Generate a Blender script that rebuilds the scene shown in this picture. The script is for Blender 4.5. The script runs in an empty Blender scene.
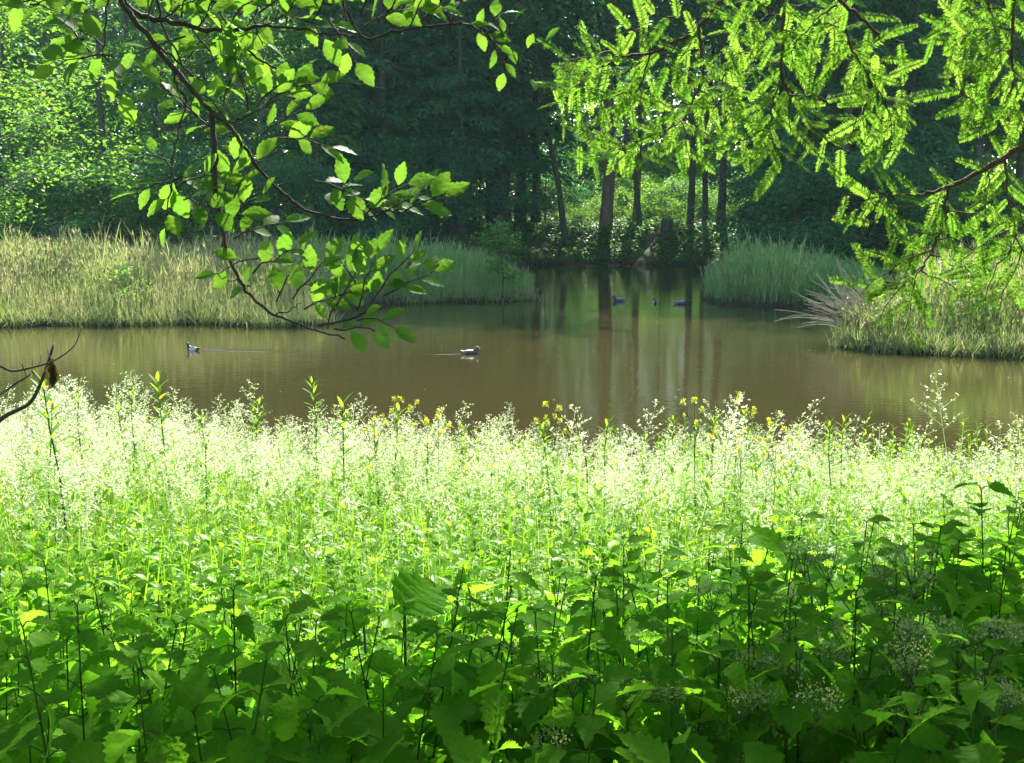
import bpy, bmesh, math, random
import numpy as np
from mathutils import Vector

# ------------------------------------------------------------------ camera
SC = bpy.context.scene
COL = SC.collection
W, H = 1024, 763
F = 1098.0                                   # focal length in pixels (about 50 degrees across)
CAM_Z = 3.2                                  # eye above the water, standing on the bank
PITCH = math.atan(176.0 / F)
cam = bpy.data.cameras.new('camera')
cam.sensor_width = 36.0
cam.lens = 36.0 * F / W
cam.clip_start, cam.clip_end = 0.05, 2000.0
cam_o = bpy.data.objects.new('camera', cam)
COL.objects.link(cam_o)
cam_o.location = (0, 0, CAM_Z)
cam_o.rotation_euler = (math.pi / 2 - PITCH, 0, 0)
SC.camera = cam_o

# ------------------------------------------------------------------ light
SUN_EL, SUN_AZ = math.radians(42), math.radians(9)      # azimuth to the right of the view
world = bpy.data.worlds.new('World')
SC.world = world
world.use_nodes = True
wn = world.node_tree.nodes
sky = wn.new('ShaderNodeTexSky')
sky.sky_type = 'NISHITA'
sky.sun_disc = False
sky.sun_elevation, sky.sun_rotation = SUN_EL, SUN_AZ
world.node_tree.links.new(sky.outputs[0], wn['Background'].inputs[0])
wn['Background'].inputs[1].default_value = 0.11
sun = bpy.data.lights.new('sun', 'SUN')
sun.energy, sun.angle, sun.color = 5.0, math.radians(0.5), (1.0, 0.95, 0.86)
sun_o = bpy.data.objects.new('sun', sun)
COL.objects.link(sun_o)
SUN = Vector((math.cos(SUN_EL) * math.sin(SUN_AZ), math.cos(SUN_EL) * math.cos(SUN_AZ), math.sin(SUN_EL)))
sun_o.rotation_euler = SUN.to_track_quat('Z', 'Y').to_euler()
sun_o.location = (0, 0, 60)
SC.view_settings.view_transform = 'Standard'
SC.view_settings.look = 'None'
SC.view_settings.gamma = 1.0
SC.view_settings.use_curve_mapping = False
SC.view_settings.exposure = 2.0
cy = SC.cycles
cy.max_bounces, cy.diffuse_bounces, cy.glossy_bounces = 6, 4, 2
cy.transmission_bounces, cy.transparent_max_bounces = 4, 4
cy.caustics_reflective = cy.caustics_refractive = False
cy.use_denoising = True
cy.sample_clamp_indirect = 6.0

# ------------------------------------------------------------------ helpers
rng = np.random.default_rng(11)
random.seed(5)
TAU = math.tau


def ray(px, py):
    v = (381.5 - py) / F
    c, s = math.cos(PITCH), math.sin(PITCH)
    return np.array([(px - 512) / F, c + v * s, -s + v * c])


def at(px, py, d):                            # the point seen at a pixel, d metres ahead
    r = ray(px, py)
    return np.array([0, 0, CAM_Z]) + r * (d / r[1])


def on_water(px, py):
    r = ray(px, py)
    return np.array([0, 0, CAM_Z]) + r * (CAM_Z / -r[2])


def sstep(a, b, x):
    t = np.clip((x - a) / (b - a), 0, 1)
    return t * t * (3 - 2 * t)


def nrm(v):
    return v / np.maximum(np.linalg.norm(v, axis=-1, keepdims=True), 1e-9)


def vnoise(x, y, s=1.0, seed=0):              # cheap smooth noise made of sines
    x, y = x / s, y / s
    return (np.sin(x * 1.7 + seed) * np.cos(y * 1.3 - seed * 2) + np.sin(x * 3.1 - y * 2.3 + seed * 3) * .5
            + np.cos(x * 0.7 + y * 4.1 + seed) * .4) / 1.9


class MB:
    """collects vertices, quads and triangles (numpy) and links them as ONE mesh object"""
    def __init__(self):
        self.v, self.t, self.q, self.tri, self.n = [], [], [], [], 0

    def add(self, v, quads=None, tris=None, tint=0.5):
        v = np.asarray(v, np.float32).reshape(-1, 3)
        self.v.append(v)
        t = np.empty(len(v), np.float32)
        t[:] = tint
        self.t.append(t)
        if quads is not None and len(quads):
            self.q.append(np.asarray(quads, np.int64).reshape(-1, 4) + self.n)
        if tris is not None and len(tris):
            self.tri.append(np.asarray(tris, np.int64).reshape(-1, 3) + self.n)
        self.n += len(v)

    def scatter(self, tmpl, R, pos, tint):
        tv, tq, tt = tmpl
        n, m = len(pos), len(tv)
        if n == 0:
            return
        v = np.einsum('nij,mj->nmi', R, tv) + pos[:, None, :]
        base = (np.arange(n) * m)[:, None, None]
        q = (tq[None] + base).reshape(-1, 4)
        ti = (np.broadcast_to(np.asarray(tint, float).reshape(-1, 1), (n, m)) + tt[None]).reshape(-1)
        self.add(v.reshape(-1, 3), q, None, np.clip(ti, 0, 1))

    def tube(self, pts, rad, n=6, tint=0.5, cap=True):
        pts = np.asarray(pts, float)
        rad = np.broadcast_to(np.asarray(rad, float), (len(pts),))
        tan = nrm(np.gradient(pts, axis=0))
        ref = np.array([0.31, 0.17, 0.93]) if abs(tan[0][2]) < .8 else np.array([0.9, 0.3, 0.1])
        x = nrm(np.cross(tan, ref))
        y = np.cross(tan, x)
        a = np.arange(n) * TAU / n
        ring = (pts[:, None] + rad[:, None, None] * (x[:, None] * np.cos(a)[None, :, None] + y[:, None] * np.sin(a)[None, :, None]))
        k = len(pts)
        i, j = np.meshgrid(np.arange(k - 1), np.arange(n), indexing='ij')
        q = np.stack([i * n + j, i * n + (j + 1) % n, (i + 1) * n + (j + 1) % n, (i + 1) * n + j], -1).reshape(-1, 4)
        v = ring.reshape(-1, 3)
        tris = None
        if cap:
            v = np.vstack([v, pts[-1:]])
            jj = np.arange(n)
            tris = np.stack([(k - 1) * n + jj, (k - 1) * n + (jj + 1) % n, np.full(n, k * n)], -1)
        self.add(v, q, tris, tint)

    def mesh(self, name, mat, smooth=True):
        me = bpy.data.meshes.new(name)
        v = np.concatenate(self.v)
        q = np.concatenate(self.q) if self.q else np.zeros((0, 4), np.int64)
        t = np.concatenate(self.tri) if self.tri else np.zeros((0, 3), np.int64)
        me.vertices.add(len(v))
        me.vertices.foreach_set('co', v.reshape(-1))
        me.loops.add(q.size + t.size)
        me.loops.foreach_set('vertex_index', np.concatenate([q.reshape(-1), t.reshape(-1)]).astype(np.int32))
        me.polygons.add(len(q) + len(t))
        ls = np.concatenate([np.arange(len(q)) * 4, q.size + np.arange(len(t)) * 3]).astype(np.int32)
        me.polygons.foreach_set('loop_start', ls)
        if smooth:
            me.polygons.foreach_set('use_smooth', np.ones(len(ls), bool))
        me.update(calc_edges=True)
        me.attributes.new('tint', 'FLOAT', 'POINT').data.foreach_set('value', np.concatenate(self.t))
        me.materials.append(mat)
        return me

    def build(self, name, mat, parent=None, smooth=True):
        return link(name, self.mesh(name, mat, smooth), parent)


def link(name, me, parent=None):
    o = bpy.data.objects.new(name, me)
    COL.objects.link(o)
    if parent is not None:
        o.parent = parent
    return o


def tag(o, label=None, cat=None, group=None, kind=None):
    for k, v in (('label', label), ('category', cat), ('group', group), ('kind', kind)):
        if v:
            o[k] = v
    return o


def empty(name, loc=(0, 0, 0), rz=0.0, label=None, cat=None, group=None):
    o = bpy.data.objects.new(name, None)
    COL.objects.link(o)
    o.empty_display_size = .2
    o.location = [float(c) for c in loc]
    o.rotation_euler = (0, 0, rz)
    return tag(o, label, cat, group)


def dup(root, loc, rz=0.0, s=1.0, label=None, group=None):
    def cp(o, par):
        c = o.copy()
        COL.objects.link(c)
        c.parent = par
        for ch in list(o.children):
            cp(ch, c)
        return c
    r = cp(root, None)
    r.location = [float(c) for c in loc]
    r.rotation_euler = (0, 0, rz)
    r.scale = (s, s, s)
    if label:
        r['label'] = label
    if group:
        r['group'] = group
    return r


def frames(d, up):
    """matrices whose columns are side, direction, normal"""
    d = nrm(np.asarray(d, float))
    x = nrm(np.cross(d, np.broadcast_to(up, d.shape)) + 1e-6)
    z = np.cross(x, d)
    return np.stack([x, d, z], -1)


def rand_dirs(n, el_lo, el_hi):
    a, e = rng.uniform(0, TAU, n), rng.uniform(el_lo, el_hi, n)
    return np.stack([np.cos(a) * np.cos(e), np.sin(a) * np.cos(e), np.sin(e)], -1)


def curve(p0, p1, n, sag=0.0, wob=0.0):
    t = np.linspace(0, 1, n)[:, None]
    p = np.asarray(p0, float) * (1 - t) + np.asarray(p1, float) * t
    p[:, 2] += (sag * 4 * t * (1 - t))[:, 0]
    if wob:
        w = rng.normal(0, wob, (n, 3))
        w[0] = 0
        p += w * np.sin(np.pi * t) ** .5
    return p


def smooth_path(pts, per=5):
    """Catmull-Rom through the points"""
    pts = np.asarray(pts, float)
    P = np.vstack([2 * pts[0] - pts[1], pts, 2 * pts[-1] - pts[-2]])
    out = []
    for i in range(1, len(P) - 2):
        for t in np.linspace(0, 1, per, endpoint=False):
            a, b, c, d = P[i - 1], P[i], P[i + 1], P[i + 2]
            out.append(.5 * (2 * b + (c - a) * t + (2 * a - 5 * b + 4 * c - d) * t * t + (3 * b - a - 3 * c + d) * t ** 3))
    out.append(P[-2])
    return np.array(out)


# ------------------------------------------------------------------ leaf shapes (along +Y, normal +Z)
def leaf(L, Wd, rows=6, peak=.4, fold=.15, droop=.15, serr=0.0, tipw=1.0, wave=0.0):
    t = np.linspace(0, 1, rows + 1)
    w = np.where(t < peak, np.sin(np.pi / 2 * t / peak) ** .75, np.cos(np.pi / 2 * np.clip((t - peak) / (1 - peak), 0, 1)) ** tipw) * Wd / 2
    w[0] = Wd * .03
    w[-1] = Wd * .015
    ye = t * L
    if serr:
        odd = np.arange(rows + 1) % 2 == 1
        w = np.where(odd, w * (1 + serr), w * (1 - serr * .6))
        ye = ye + np.where(odd, L * .035, 0)
    z = -droop * L * t ** 2
    wv = wave * L * np.sin(np.arange(rows + 1) * 2.1)
    v, tt = [], []
    for i in range(rows + 1):
        v += [(-w[i], ye[i], z[i] + fold * w[i] + wv[i]), (0, t[i] * L, z[i]), (w[i], ye[i], z[i] + fold * w[i] - wv[i])]
        sv = .16 * (i % 2) if serr else 0
        tt += [sv, .22, sv]
    q = []
    for i in range(rows):
        a = i * 3
        q += [(a, a + 1, a + 4, a + 3), (a + 1, a + 2, a + 5, a + 4)]
    return np.array(v, float), np.array(q), np.array(tt, float)


def blade(L, Wd, segs=4, bend=.5, lean=.3):
    """a grass blade standing up along +Z, bending over towards +Y"""
    t = np.linspace(0, 1, segs + 1)
    ang = lean + bend * t * 2.2
    y = np.concatenate([[0], np.cumsum(np.sin(ang[:-1]) * L / segs)])
    z = np.concatenate([[0], np.cumsum(np.cos(ang[:-1]) * L / segs)])
    w = Wd / 2 * np.where(t < .3, .7 + t, 1 - ((t - .3) / .7) ** 1.6) + Wd * .02
    v, q = [], []
    for i in range(segs + 1):
        v += [(-w[i], y[i], z[i]), (w[i], y[i], z[i])]
    for i in range(segs):
        a = i * 2
        q.append((a, a + 1, a + 3, a + 2))
    return np.array(v, float), np.array(q), np.repeat(t * .25 - .1, 2)


RHOMB = (np.array([(0, 0, 0), (-.5, .45, .10), (0, 1, -.08), (.5, .45, .10)], float), np.array([(0, 1, 2, 3)]), np.zeros(4))


def merge(parts):
    """several (template, R, pos, tint) baked into one template"""
    vs, qs, ts, n = [], [], [], 0
    for (tv, tq, tt), R, p, ti in parts:
        v = tv @ np.asarray(R).T + np.asarray(p)
        vs.append(v)
        qs.append(tq + n)
        ts.append(tt + ti)
        n += len(v)
    return np.vstack(vs), np.vstack(qs), np.concatenate(ts)


def strip(p0, p1, w, tint=0.0):
    p0, p1 = np.asarray(p0, float), np.asarray(p1, float)
    d = nrm(p1 - p0)
    s = nrm(np.cross(d, [rng.normal(), rng.normal(), rng.normal() * .3])) * w / 2
    return (np.array([p0 - s, p0 + s, p1 + s * .6, p1 - s * .6]), np.array([(0, 1, 2, 3)]), np.full(4, tint))


I3 = np.eye(3)


def rotz(a):
    a = np.asarray(a, float)
    R = np.zeros(a.shape + (3, 3))
    R[..., 0, 0] = np.cos(a); R[..., 0, 1] = -np.sin(a)
    R[..., 1, 0] = np.sin(a); R[..., 1, 1] = np.cos(a)
    R[..., 2, 2] = 1
    return R


def upright(n, lean=.12, s_lo=.8, s_hi=1.15):
    """random upright frames for things growing from the ground"""
    R = rotz(rng.uniform(0, TAU, n))
    ax = rng.normal(0, lean, (n, 2))
    T = np.tile(I3, (n, 1, 1))
    T[:, 0, 2], T[:, 1, 2] = ax[:, 0], ax[:, 1]
    return (T @ R) * rng.uniform(s_lo, s_hi, n)[:, None, None]


# ------------------------------------------------------------------ materials
def new_mat(name):
    m = bpy.data.materials.new(name)
    m.use_nodes = True
    nt = m.node_tree
    nt.nodes.clear()
    out = nt.nodes.new('ShaderNodeOutputMaterial')
    return m, nt, out


def ramp2(nt, fac, a, b):
    mx = nt.nodes.new('ShaderNodeMix')
    mx.data_type = 'RGBA'
    mx.inputs['A'].default_value = (*a, 1)
    mx.inputs['B'].default_value = (*b, 1)
    nt.links.new(fac, mx.inputs['Factor'])
    return mx.outputs['Result']


def leaf_mat(name, a, b, ta, tb, trans=.5, gloss=.06, rough=.35, quilt=0.0, qscale=90.0):
    m, nt, out = new_mat(name)
    at_ = nt.nodes.new('ShaderNodeAttribute')
    at_.attribute_name = 'tint'
    ca, cb = ramp2(nt, at_.outputs['Fac'], a, b), ramp2(nt, at_.outputs['Fac'], ta, tb)
    df, tr = nt.nodes.new('ShaderNodeBsdfDiffuse'), nt.nodes.new('ShaderNodeBsdfTranslucent')
    nt.links.new(ca, df.inputs[0])
    nt.links.new(cb, tr.inputs[0])
    mx = nt.nodes.new('ShaderNodeMixShader')
    mx.inputs[0].default_value = trans
    nt.links.new(df.outputs[0], mx.inputs[1])
    nt.links.new(tr.outputs[0], mx.inputs[2])
    if quilt:                                   # puckered surface between the veins
        tc = nt.nodes.new('ShaderNodeTexCoord')
        ns = nt.nodes.new('ShaderNodeTexNoise')
        ns.inputs['Scale'].default_value = qscale
        ns.inputs['Detail'].default_value = 2
        nt.links.new(tc.outputs['Object'], ns.inputs['Vector'])
        bp = nt.nodes.new('ShaderNodeBump')
        bp.inputs['Strength'].default_value = quilt
        bp.inputs['Distance'].default_value = .006
        nt.links.new(ns.outputs['Fac'], bp.inputs['Height'])
        n3 = nt.nodes.new('ShaderNodeTexNoise')        # yellowed and bitten patches
        n3.inputs['Scale'].default_value = qscale * .22
        n3.inputs['Detail'].default_value = 5
        nt.links.new(tc.outputs['Object'], n3.inputs['Vector'])
        mr = nt.nodes.new('ShaderNodeMapRange')
        mr.inputs[1].default_value, mr.inputs[2].default_value, mr.inputs[4].default_value = .62, .74, .75
        nt.links.new(n3.outputs['Fac'], mr.inputs[0])
        for src, sh, col in ((ca, df, (.11, .10, .025, 1)), (cb, tr, (.22, .24, .03, 1))):
            mb_ = nt.nodes.new('ShaderNodeMix')
            mb_.data_type = 'RGBA'
            nt.links.new(mr.outputs[0], mb_.inputs['Factor'])
            nt.links.new(src, mb_.inputs['A'])
            mb_.inputs['B'].default_value = col
            nt.links.new(mb_.outputs['Result'], sh.inputs[0])
        nt.links.new(bp.outputs[0], df.inputs['Normal'])
        nt.links.new(bp.outputs[0], tr.inputs['Normal'])
    if gloss:
        gl = nt.nodes.new('ShaderNodeBsdfGlossy')
        gl.inputs['Roughness'].default_value = rough
        lw = nt.nodes.new('ShaderNodeLayerWeight')
        lw.inputs[0].default_value = .35
        ml = nt.nodes.new('ShaderNodeMath')
        ml.operation = 'MULTIPLY_ADD'
        ml.inputs[1].default_value = gloss * 3
        ml.inputs[2].default_value = gloss * .5
        nt.links.new(lw.outputs['Fresnel'], ml.inputs[0])
        m2 = nt.nodes.new('ShaderNodeMixShader')
        nt.links.new(ml.outputs[0], m2.inputs[0])
        nt.links.new(mx.outputs[0], m2.inputs[1])
        nt.links.new(gl.outputs[0], m2.inputs[2])
        nt.links.new(m2.outputs[0], out.inputs[0])
    else:
        nt.links.new(mx.outputs[0], out.inputs[0])
    return m


def bark_mat(name, a, b, scale=6.0, bump=.4, rough=.85):
    m, nt, out = new_mat(name)
    tc = nt.nodes.new('ShaderNodeTexCoord')
    mp = nt.nodes.new('ShaderNodeMapping')
    mp.inputs['Scale'].default_value = (1, 1, .22)
    nt.links.new(tc.outputs['Object'], mp.inputs[0])
    ns = nt.nodes.new('ShaderNodeTexNoise')
    ns.inputs['Scale'].default_value = scale
    ns.inputs['Detail'].default_value = 6
    ns.inputs['Roughness'].default_value = .7
    nt.links.new(mp.outputs[0], ns.inputs['Vector'])
    cr = nt.nodes.new('ShaderNodeMapRange')
    cr.inputs[1].default_value, cr.inputs[2].default_value = .35, .68
    nt.links.new(ns.outputs['Fac'], cr.inputs[0])
    pb = nt.nodes.new('ShaderNodeBsdfPrincipled')
    nt.links.new(ramp2(nt, cr.outputs[0], a, b), pb.inputs['Base Color'])
    pb.inputs['Roughness'].default_value = rough
    bp = nt.nodes.new('ShaderNodeBump')
    bp.inputs['Strength'].default_value = bump
    bp.inputs['Distance'].default_value = .05
    nt.links.new(ns.outputs['Fac'], bp.inputs['Height'])
    nt.links.new(bp.outputs[0], pb.inputs['Normal'])
    nt.links.new(pb.outputs[0], out.inputs[0])
    return m


def plain_mat(name, a, b=None, rough=.6, scale=20.0):
    m, nt, out = new_mat(name)
    pb = nt.nodes.new('ShaderNodeBsdfPrincipled')
    pb.inputs['Roughness'].default_value = rough
    tc = nt.nodes.new('ShaderNodeTexCoord')
    ns = nt.nodes.new('ShaderNodeTexNoise')
    ns.inputs['Scale'].default_value = scale
    nt.links.new(tc.outputs['Object'], ns.inputs['Vector'])
    nt.links.new(ramp2(nt, ns.outputs['Fac'], a, b or tuple(c * 1.4 for c in a)), pb.inputs['Base Color'])
    nt.links.new(pb.outputs[0], out.inputs[0])
    return m


M = {}
M['beech'] = leaf_mat('beech_leaf', (.026, .075, .012), (.045, .115, .018), (.09, .235, .015), (.19, .375, .028), .6, .018, .45, .5, 70)
M['frond'] = leaf_mat('soft_needle_frond', (.045, .13, .012), (.075, .18, .02), (.10, .26, .014), (.28, .48, .045), .6, .004, .5)
M['nettle'] = leaf_mat('nettle_leaf', (.035, .12, .006), (.07, .175, .012), (.115, .36, .006), (.23, .54, .02), .58, .002, .5, .8, 85)
M['herb'] = leaf_mat('meadow_herb_leaf', (.08, .20, .012), (.14, .26, .025), (.25, .51, .010), (.41, .65, .025), .52, .015, .4)
M['grass'] = leaf_mat('meadow_grass_blade', (.09, .20, .018), (.18, .29, .045), (.22, .48, .012), (.42, .62, .05), .52, .02, .4)
M['panicle'] = leaf_mat('grass_panicle', (.40, .48, .20), (.72, .75, .52), (.40, .50, .17), (.68, .74, .42), .48, .04, .4)
M['reed_leaf'] = leaf_mat('reed_leaf', (.10, .20, .035), (.42, .39, .21), (.20, .38, .04), (.46, .43, .18), .45, .02, .4)
M['reed_shade'] = leaf_mat('shaded_reed_leaf', (.08, .24, .06), (.32, .42, .17), (.17, .38, .07), (.36, .46, .15), .42, .005, .4)  # shaded copy of the reed colours, greener for the beds in shade
M['dry'] = leaf_mat('dry_sedge', (.26, .22, .15), (.42, .37, .27), (.24, .2, .13), (.36, .31, .22), .3, .03, .5)
M['tree_dark'] = leaf_mat('dark_conifer_needles', (.03, .12, .055), (.075, .20, .085), (.045, .17, .05), (.13, .31, .07), .46, 0)
M['tree_mid'] = leaf_mat('woodland_leaf', (.04, .13, .025), (.075, .18, .036), (.09, .27, .025), (.20, .41, .045), .5, .006, .4)
M['tree_light'] = leaf_mat('pale_sunlit_leaf', (.05, .15, .02), (.10, .22, .035), (.15, .36, .02), (.29, .50, .05), .5, .004, .4)  # pale green leaf; on the sunlit bushes this colour stands in for sunlight
M['floor_leaf'] = leaf_mat('ground_ivy_leaf', (.03, .10, .018), (.07, .15, .03), (.08, .24, .02), (.20, .38, .04), .45, .01, .4)
M['bark'] = bark_mat('forest_bark', (.02, .017, .012), (.075, .06, .04))
M['bark_warm'] = bark_mat('reddish_bark', (.06, .035, .02), (.19, .115, .065))
M['bark_grey'] = bark_mat('smooth_grey_bark', (.09, .085, .07), (.2, .19, .165), 3, .15)
M['twig'] = bark_mat('dark_twig', (.018, .012, .008), (.06, .042, .026), 40, .3)
M['twig_red'] = bark_mat('red_brown_twig', (.04, .018, .01), (.11, .055, .03), 40, .3)
M['stem'] = leaf_mat('green_stem', (.04, .08, .02), (.08, .14, .03), (.05, .1, .02), (.1, .18, .04), .3, .05, .4)
M['nettle_stem'] = leaf_mat('nettle_stem', (.03, .08, .012), (.06, .12, .02), (.04, .1, .01), (.08, .16, .02), .35, 0)
M['umbel'] = leaf_mat('umbel_seeds', (.16, .22, .06), (.34, .40, .14), (.18, .26, .05), (.34, .42, .12), .4, .01, .5)
M['yellow'] = leaf_mat('yellow_petal', (.62, .60, .02), (.74, .72, .06), (.55, .56, .02), (.7, .7, .08), .4, .03, .4)
M['dead_leaf'] = leaf_mat('shrivelled_leaf', (.04, .03, .012), (.08, .06, .02), (.06, .05, .015), (.1, .08, .02), .35, .03, .5)


def ground_material():
    m, nt, out = new_mat('bank_soil')
    geo = nt.nodes.new('ShaderNodeNewGeometry')
    ns = nt.nodes.new('ShaderNodeTexNoise')
    ns.inputs['Scale'].default_value = .9
    ns.inputs['Detail'].default_value = 8
    nt.links.new(geo.outputs['Position'], ns.inputs['Vector'])
    n2 = nt.nodes.new('ShaderNodeTexNoise')
    n2.inputs['Scale'].default_value = 14
    n2.inputs['Detail'].default_value = 5
    nt.links.new(geo.outputs['Position'], n2.inputs['Vector'])
    litter = ramp2(nt, n2.outputs['Fac'], (.035, .024, .013), (.13, .095, .05))
    moss = ramp2(nt, n2.outputs['Fac'], (.02, .045, .012), (.06, .10, .03))
    mr = nt.nodes.new('ShaderNodeMapRange')
    mr.inputs[1].default_value, mr.inputs[2].default_value = .42, .58
    nt.links.new(ns.outputs['Fac'], mr.inputs[0])
    mx = nt.nodes.new('ShaderNodeMix')
    mx.data_type = 'RGBA'
    nt.links.new(mr.outputs[0], mx.inputs['Factor'])
    nt.links.new(litter, mx.inputs['A'])
    nt.links.new(moss, mx.inputs['B'])
    sp = nt.nodes.new('ShaderNodeSeparateXYZ')
    nt.links.new(geo.outputs['Position'], sp.inputs[0])
    wet = nt.nodes.new('ShaderNodeMapRange')                # wet mud at the water line
    wet.inputs[1].default_value, wet.inputs[2].default_value = .08, .3
    nt.links.new(sp.outputs['Z'], wet.inputs[0])
    m3 = nt.nodes.new('ShaderNodeMix')
    m3.data_type = 'RGBA'
    m3.inputs['A'].default_value = (.022, .016, .009, 1)
    nt.links.new(wet.outputs[0], m3.inputs['Factor'])
    nt.links.new(mx.outputs['Result'], m3.inputs['B'])
    pb = nt.nodes.new('ShaderNodeBsdfPrincipled')
    pb.inputs['Roughness'].default_value = .9
    pb.inputs['Specular IOR Level'].default_value = .15
    nt.links.new(m3.outputs['Result'], pb.inputs['Base Color'])
    bp = nt.nodes.new('ShaderNodeBump')
    bp.inputs['Strength'].default_value = .6
    nt.links.new(n2.outputs['Fac'], bp.inputs['Height'])
    nt.links.new(bp.outputs[0], pb.inputs['Normal'])
    nt.links.new(pb.outputs[0], out.inputs[0])
    return m


def water_material():
    m, nt, out = new_mat('muddy_pond_water')
    geo = nt.nodes.new('ShaderNodeNewGeometry')
    n0 = nt.nodes.new('ShaderNodeTexNoise')
    n0.inputs['Scale'].default_value = .25
    n0.inputs['Detail'].default_value = 4
    nt.links.new(geo.outputs['Position'], n0.inputs['Vector'])
    pb = nt.nodes.new('ShaderNodeBsdfPrincipled')
    nt.links.new(ramp2(nt, n0.outputs['Fac'], (.029, .025, .008), (.039, .033, .011)), pb.inputs['Base Color'])
    pb.inputs['Roughness'].default_value = .018
    pb.inputs['IOR'].default_value = 1.33
    mp = nt.nodes.new('ShaderNodeMapping')
    mp.inputs['Scale'].default_value = (.8, 2.2, 1)
    nt.links.new(geo.outputs['Position'], mp.inputs[0])
    n1 = nt.nodes.new('ShaderNodeTexNoise')
    n1.inputs['Scale'].default_value = 4.5
    n1.inputs['Detail'].default_value = 3
    nt.links.new(mp.outputs[0], n1.inputs['Vector'])
    n2 = nt.nodes.new('ShaderNodeTexNoise')
    n2.inputs['Scale'].default_value = .5
    nt.links.new(geo.outputs['Position'], n2.inputs['Vector'])
    ml = nt.nodes.new('ShaderNodeMath')
    ml.operation = 'MULTIPLY'
    nt.links.new(n1.outputs['Fac'], ml.inputs[0])
    nt.links.new(n2.outputs['Fac'], ml.inputs[1])
    bp = nt.nodes.new('ShaderNodeBump')
    bp.inputs['Strength'].default_value = .13
    bp.inputs['Distance'].default_value = .05
    nt.links.new(ml.outputs[0], bp.inputs['Height'])
    nt.links.new(bp.outputs[0], pb.inputs['Normal'])
    nt.links.new(pb.outputs[0], out.inputs[0])
    return m


# ------------------------------------------------------------------ the setting: ground and pond
far_px = [(-420, 333), (-300, 331), (-100, 329), (0, 327), (60, 325), (120, 326), (200, 324), (270, 327), (318, 326), (335, 318), (352, 308),
          (392, 304), (450, 302), (500, 302), (533, 300), (541, 297), (536, 290), (528, 279), (522, 268), (540, 265), (600, 264),
          (660, 265), (706, 266), (714, 275), (708, 290), (706, 300), (722, 305), (770, 307), (820, 308), (845, 313), (858, 325),
          (845, 340), (842, 347), (870, 351), (920, 354), (980, 356), (1030, 358), (1150, 362), (1300, 372)]
SHORE = np.array([on_water(*p)[:2] for p in far_px] + [(21, 15), (17, 12.6), (10, 12), (5, 11.6), (0, 12), (-5, 11.8), (-12, 12.3), (-26, 13.5), (-33, 18)])


def shore_sd(x, y):
    """distance to the water's edge, positive on land"""
    p = np.stack([np.ravel(x), np.ravel(y)], -1)
    a, b = SHORE, np.roll(SHORE, -1, 0)
    d2 = np.full(len(p), 1e9)
    inside = np.zeros(len(p), bool)
    for A, B in zip(a, b):
        e = B - A
        w = p - A
        t = np.clip((w @ e) / (e @ e + 1e-9), 0, 1)
        d2 = np.minimum(d2, ((w - t[:, None] * e) ** 2).sum(1))
        c = (A[1] > p[:, 1]) != (B[1] > p[:, 1])
        with np.errstate(divide='ignore', invalid='ignore'):
            xi = A[0] + (p[:, 1] - A[1]) * e[0] / e[1]
        inside ^= c & (p[:, 0] < xi)
    w_ = .22 * vnoise(p[:, 0], p[:, 1], .8, 5) + .12 * vnoise(p[:, 0], p[:, 1], .3, 2)
    return (np.sqrt(d2) * np.where(inside, -1, 1) + w_).reshape(np.shape(x))


def ground_z(x, y, sd=None):
    x, y = np.asarray(x, float), np.asarray(y, float)
    if sd is None:
        sd = shore_sd(x, y)
    near = y < 16
    l_near = .12 + np.minimum(sd * .125, 1.6) + .04 * vnoise(x, y, .7, 2)
    s = sstep(44, 58, y)
    l_far = .16 + np.minimum(sd * .012, .15) * (1 - s) + s * (np.minimum(np.maximum(sd, 0) * .5, 1.55) + np.clip(y - 66, 0, 60) * .025) + .05 * vnoise(x, y, 1.1, 4)
    land = np.where(near, l_near, l_far) * sstep(0, .35, sd + .18)
    return np.where(sd > 0, land, np.maximum(sd * .5, -1.2))


def make_ground():
    xs = np.unique(np.concatenate([np.linspace(-40, 40, 261), np.linspace(-500, -40, 24), np.linspace(40, 500, 24)]))
    ys = np.unique(np.concatenate([np.linspace(-8, 16, 90), np.linspace(16, 70, 190), np.linspace(70, 120, 40), np.linspace(120, 700, 24), np.linspace(-300, -8, 14)]))
    X, Y = np.meshgrid(xs, ys)
    Z = ground_z(X, Y)
    nx, ny = len(xs), len(ys)
    i, j = np.meshgrid(np.arange(nx - 1), np.arange(ny - 1))
    a = (j * nx + i)
    q = np.stack([a, a + 1, a + nx + 1, a + nx], -1).reshape(-1, 4)
    mb = MB()
    mb.add(np.stack([X, Y, Z], -1).reshape(-1, 3), q)
    tag(mb.build('ground', ground_material()), 'dark soil and leaf litter of the pond banks', None, None, 'structure')


make_ground()
mb = MB()
mb.add([(-60, 9, 0), (45, 9, 0), (45, 75, 0), (-60, 75, 0)], [(0, 1, 2, 3)])
tag(mb.build('pond_water', water_material(), smooth=False), 'brown still pond water with soft reflections', None, None, 'structure')


# ------------------------------------------------------------------ trees
def limb(mb, p0, d, L, r, n=5, up=.25, wob=.06):
    t = np.linspace(0, 1, n)[:, None]
    p = p0 + d * L * t
    p[:, 2] += (up * L * t[:, 0] ** 2)
    w = rng.normal(0, wob * L, (n, 3)); w[0] = 0
    p += w * t
    mb.tube(p, r * (1 - .8 * t[:, 0]), 5)
    return p


def trunk_path(h, lean=(0, 0), wob=.02, n=9):
    t = np.linspace(0, 1, n)
    p = np.stack([lean[0] * t ** 1.3, lean[1] * t ** 1.3, h * t], -1)
    p[1:-1, :2] += rng.normal(0, wob * h * .3, (n - 2, 2))
    return p


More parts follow.
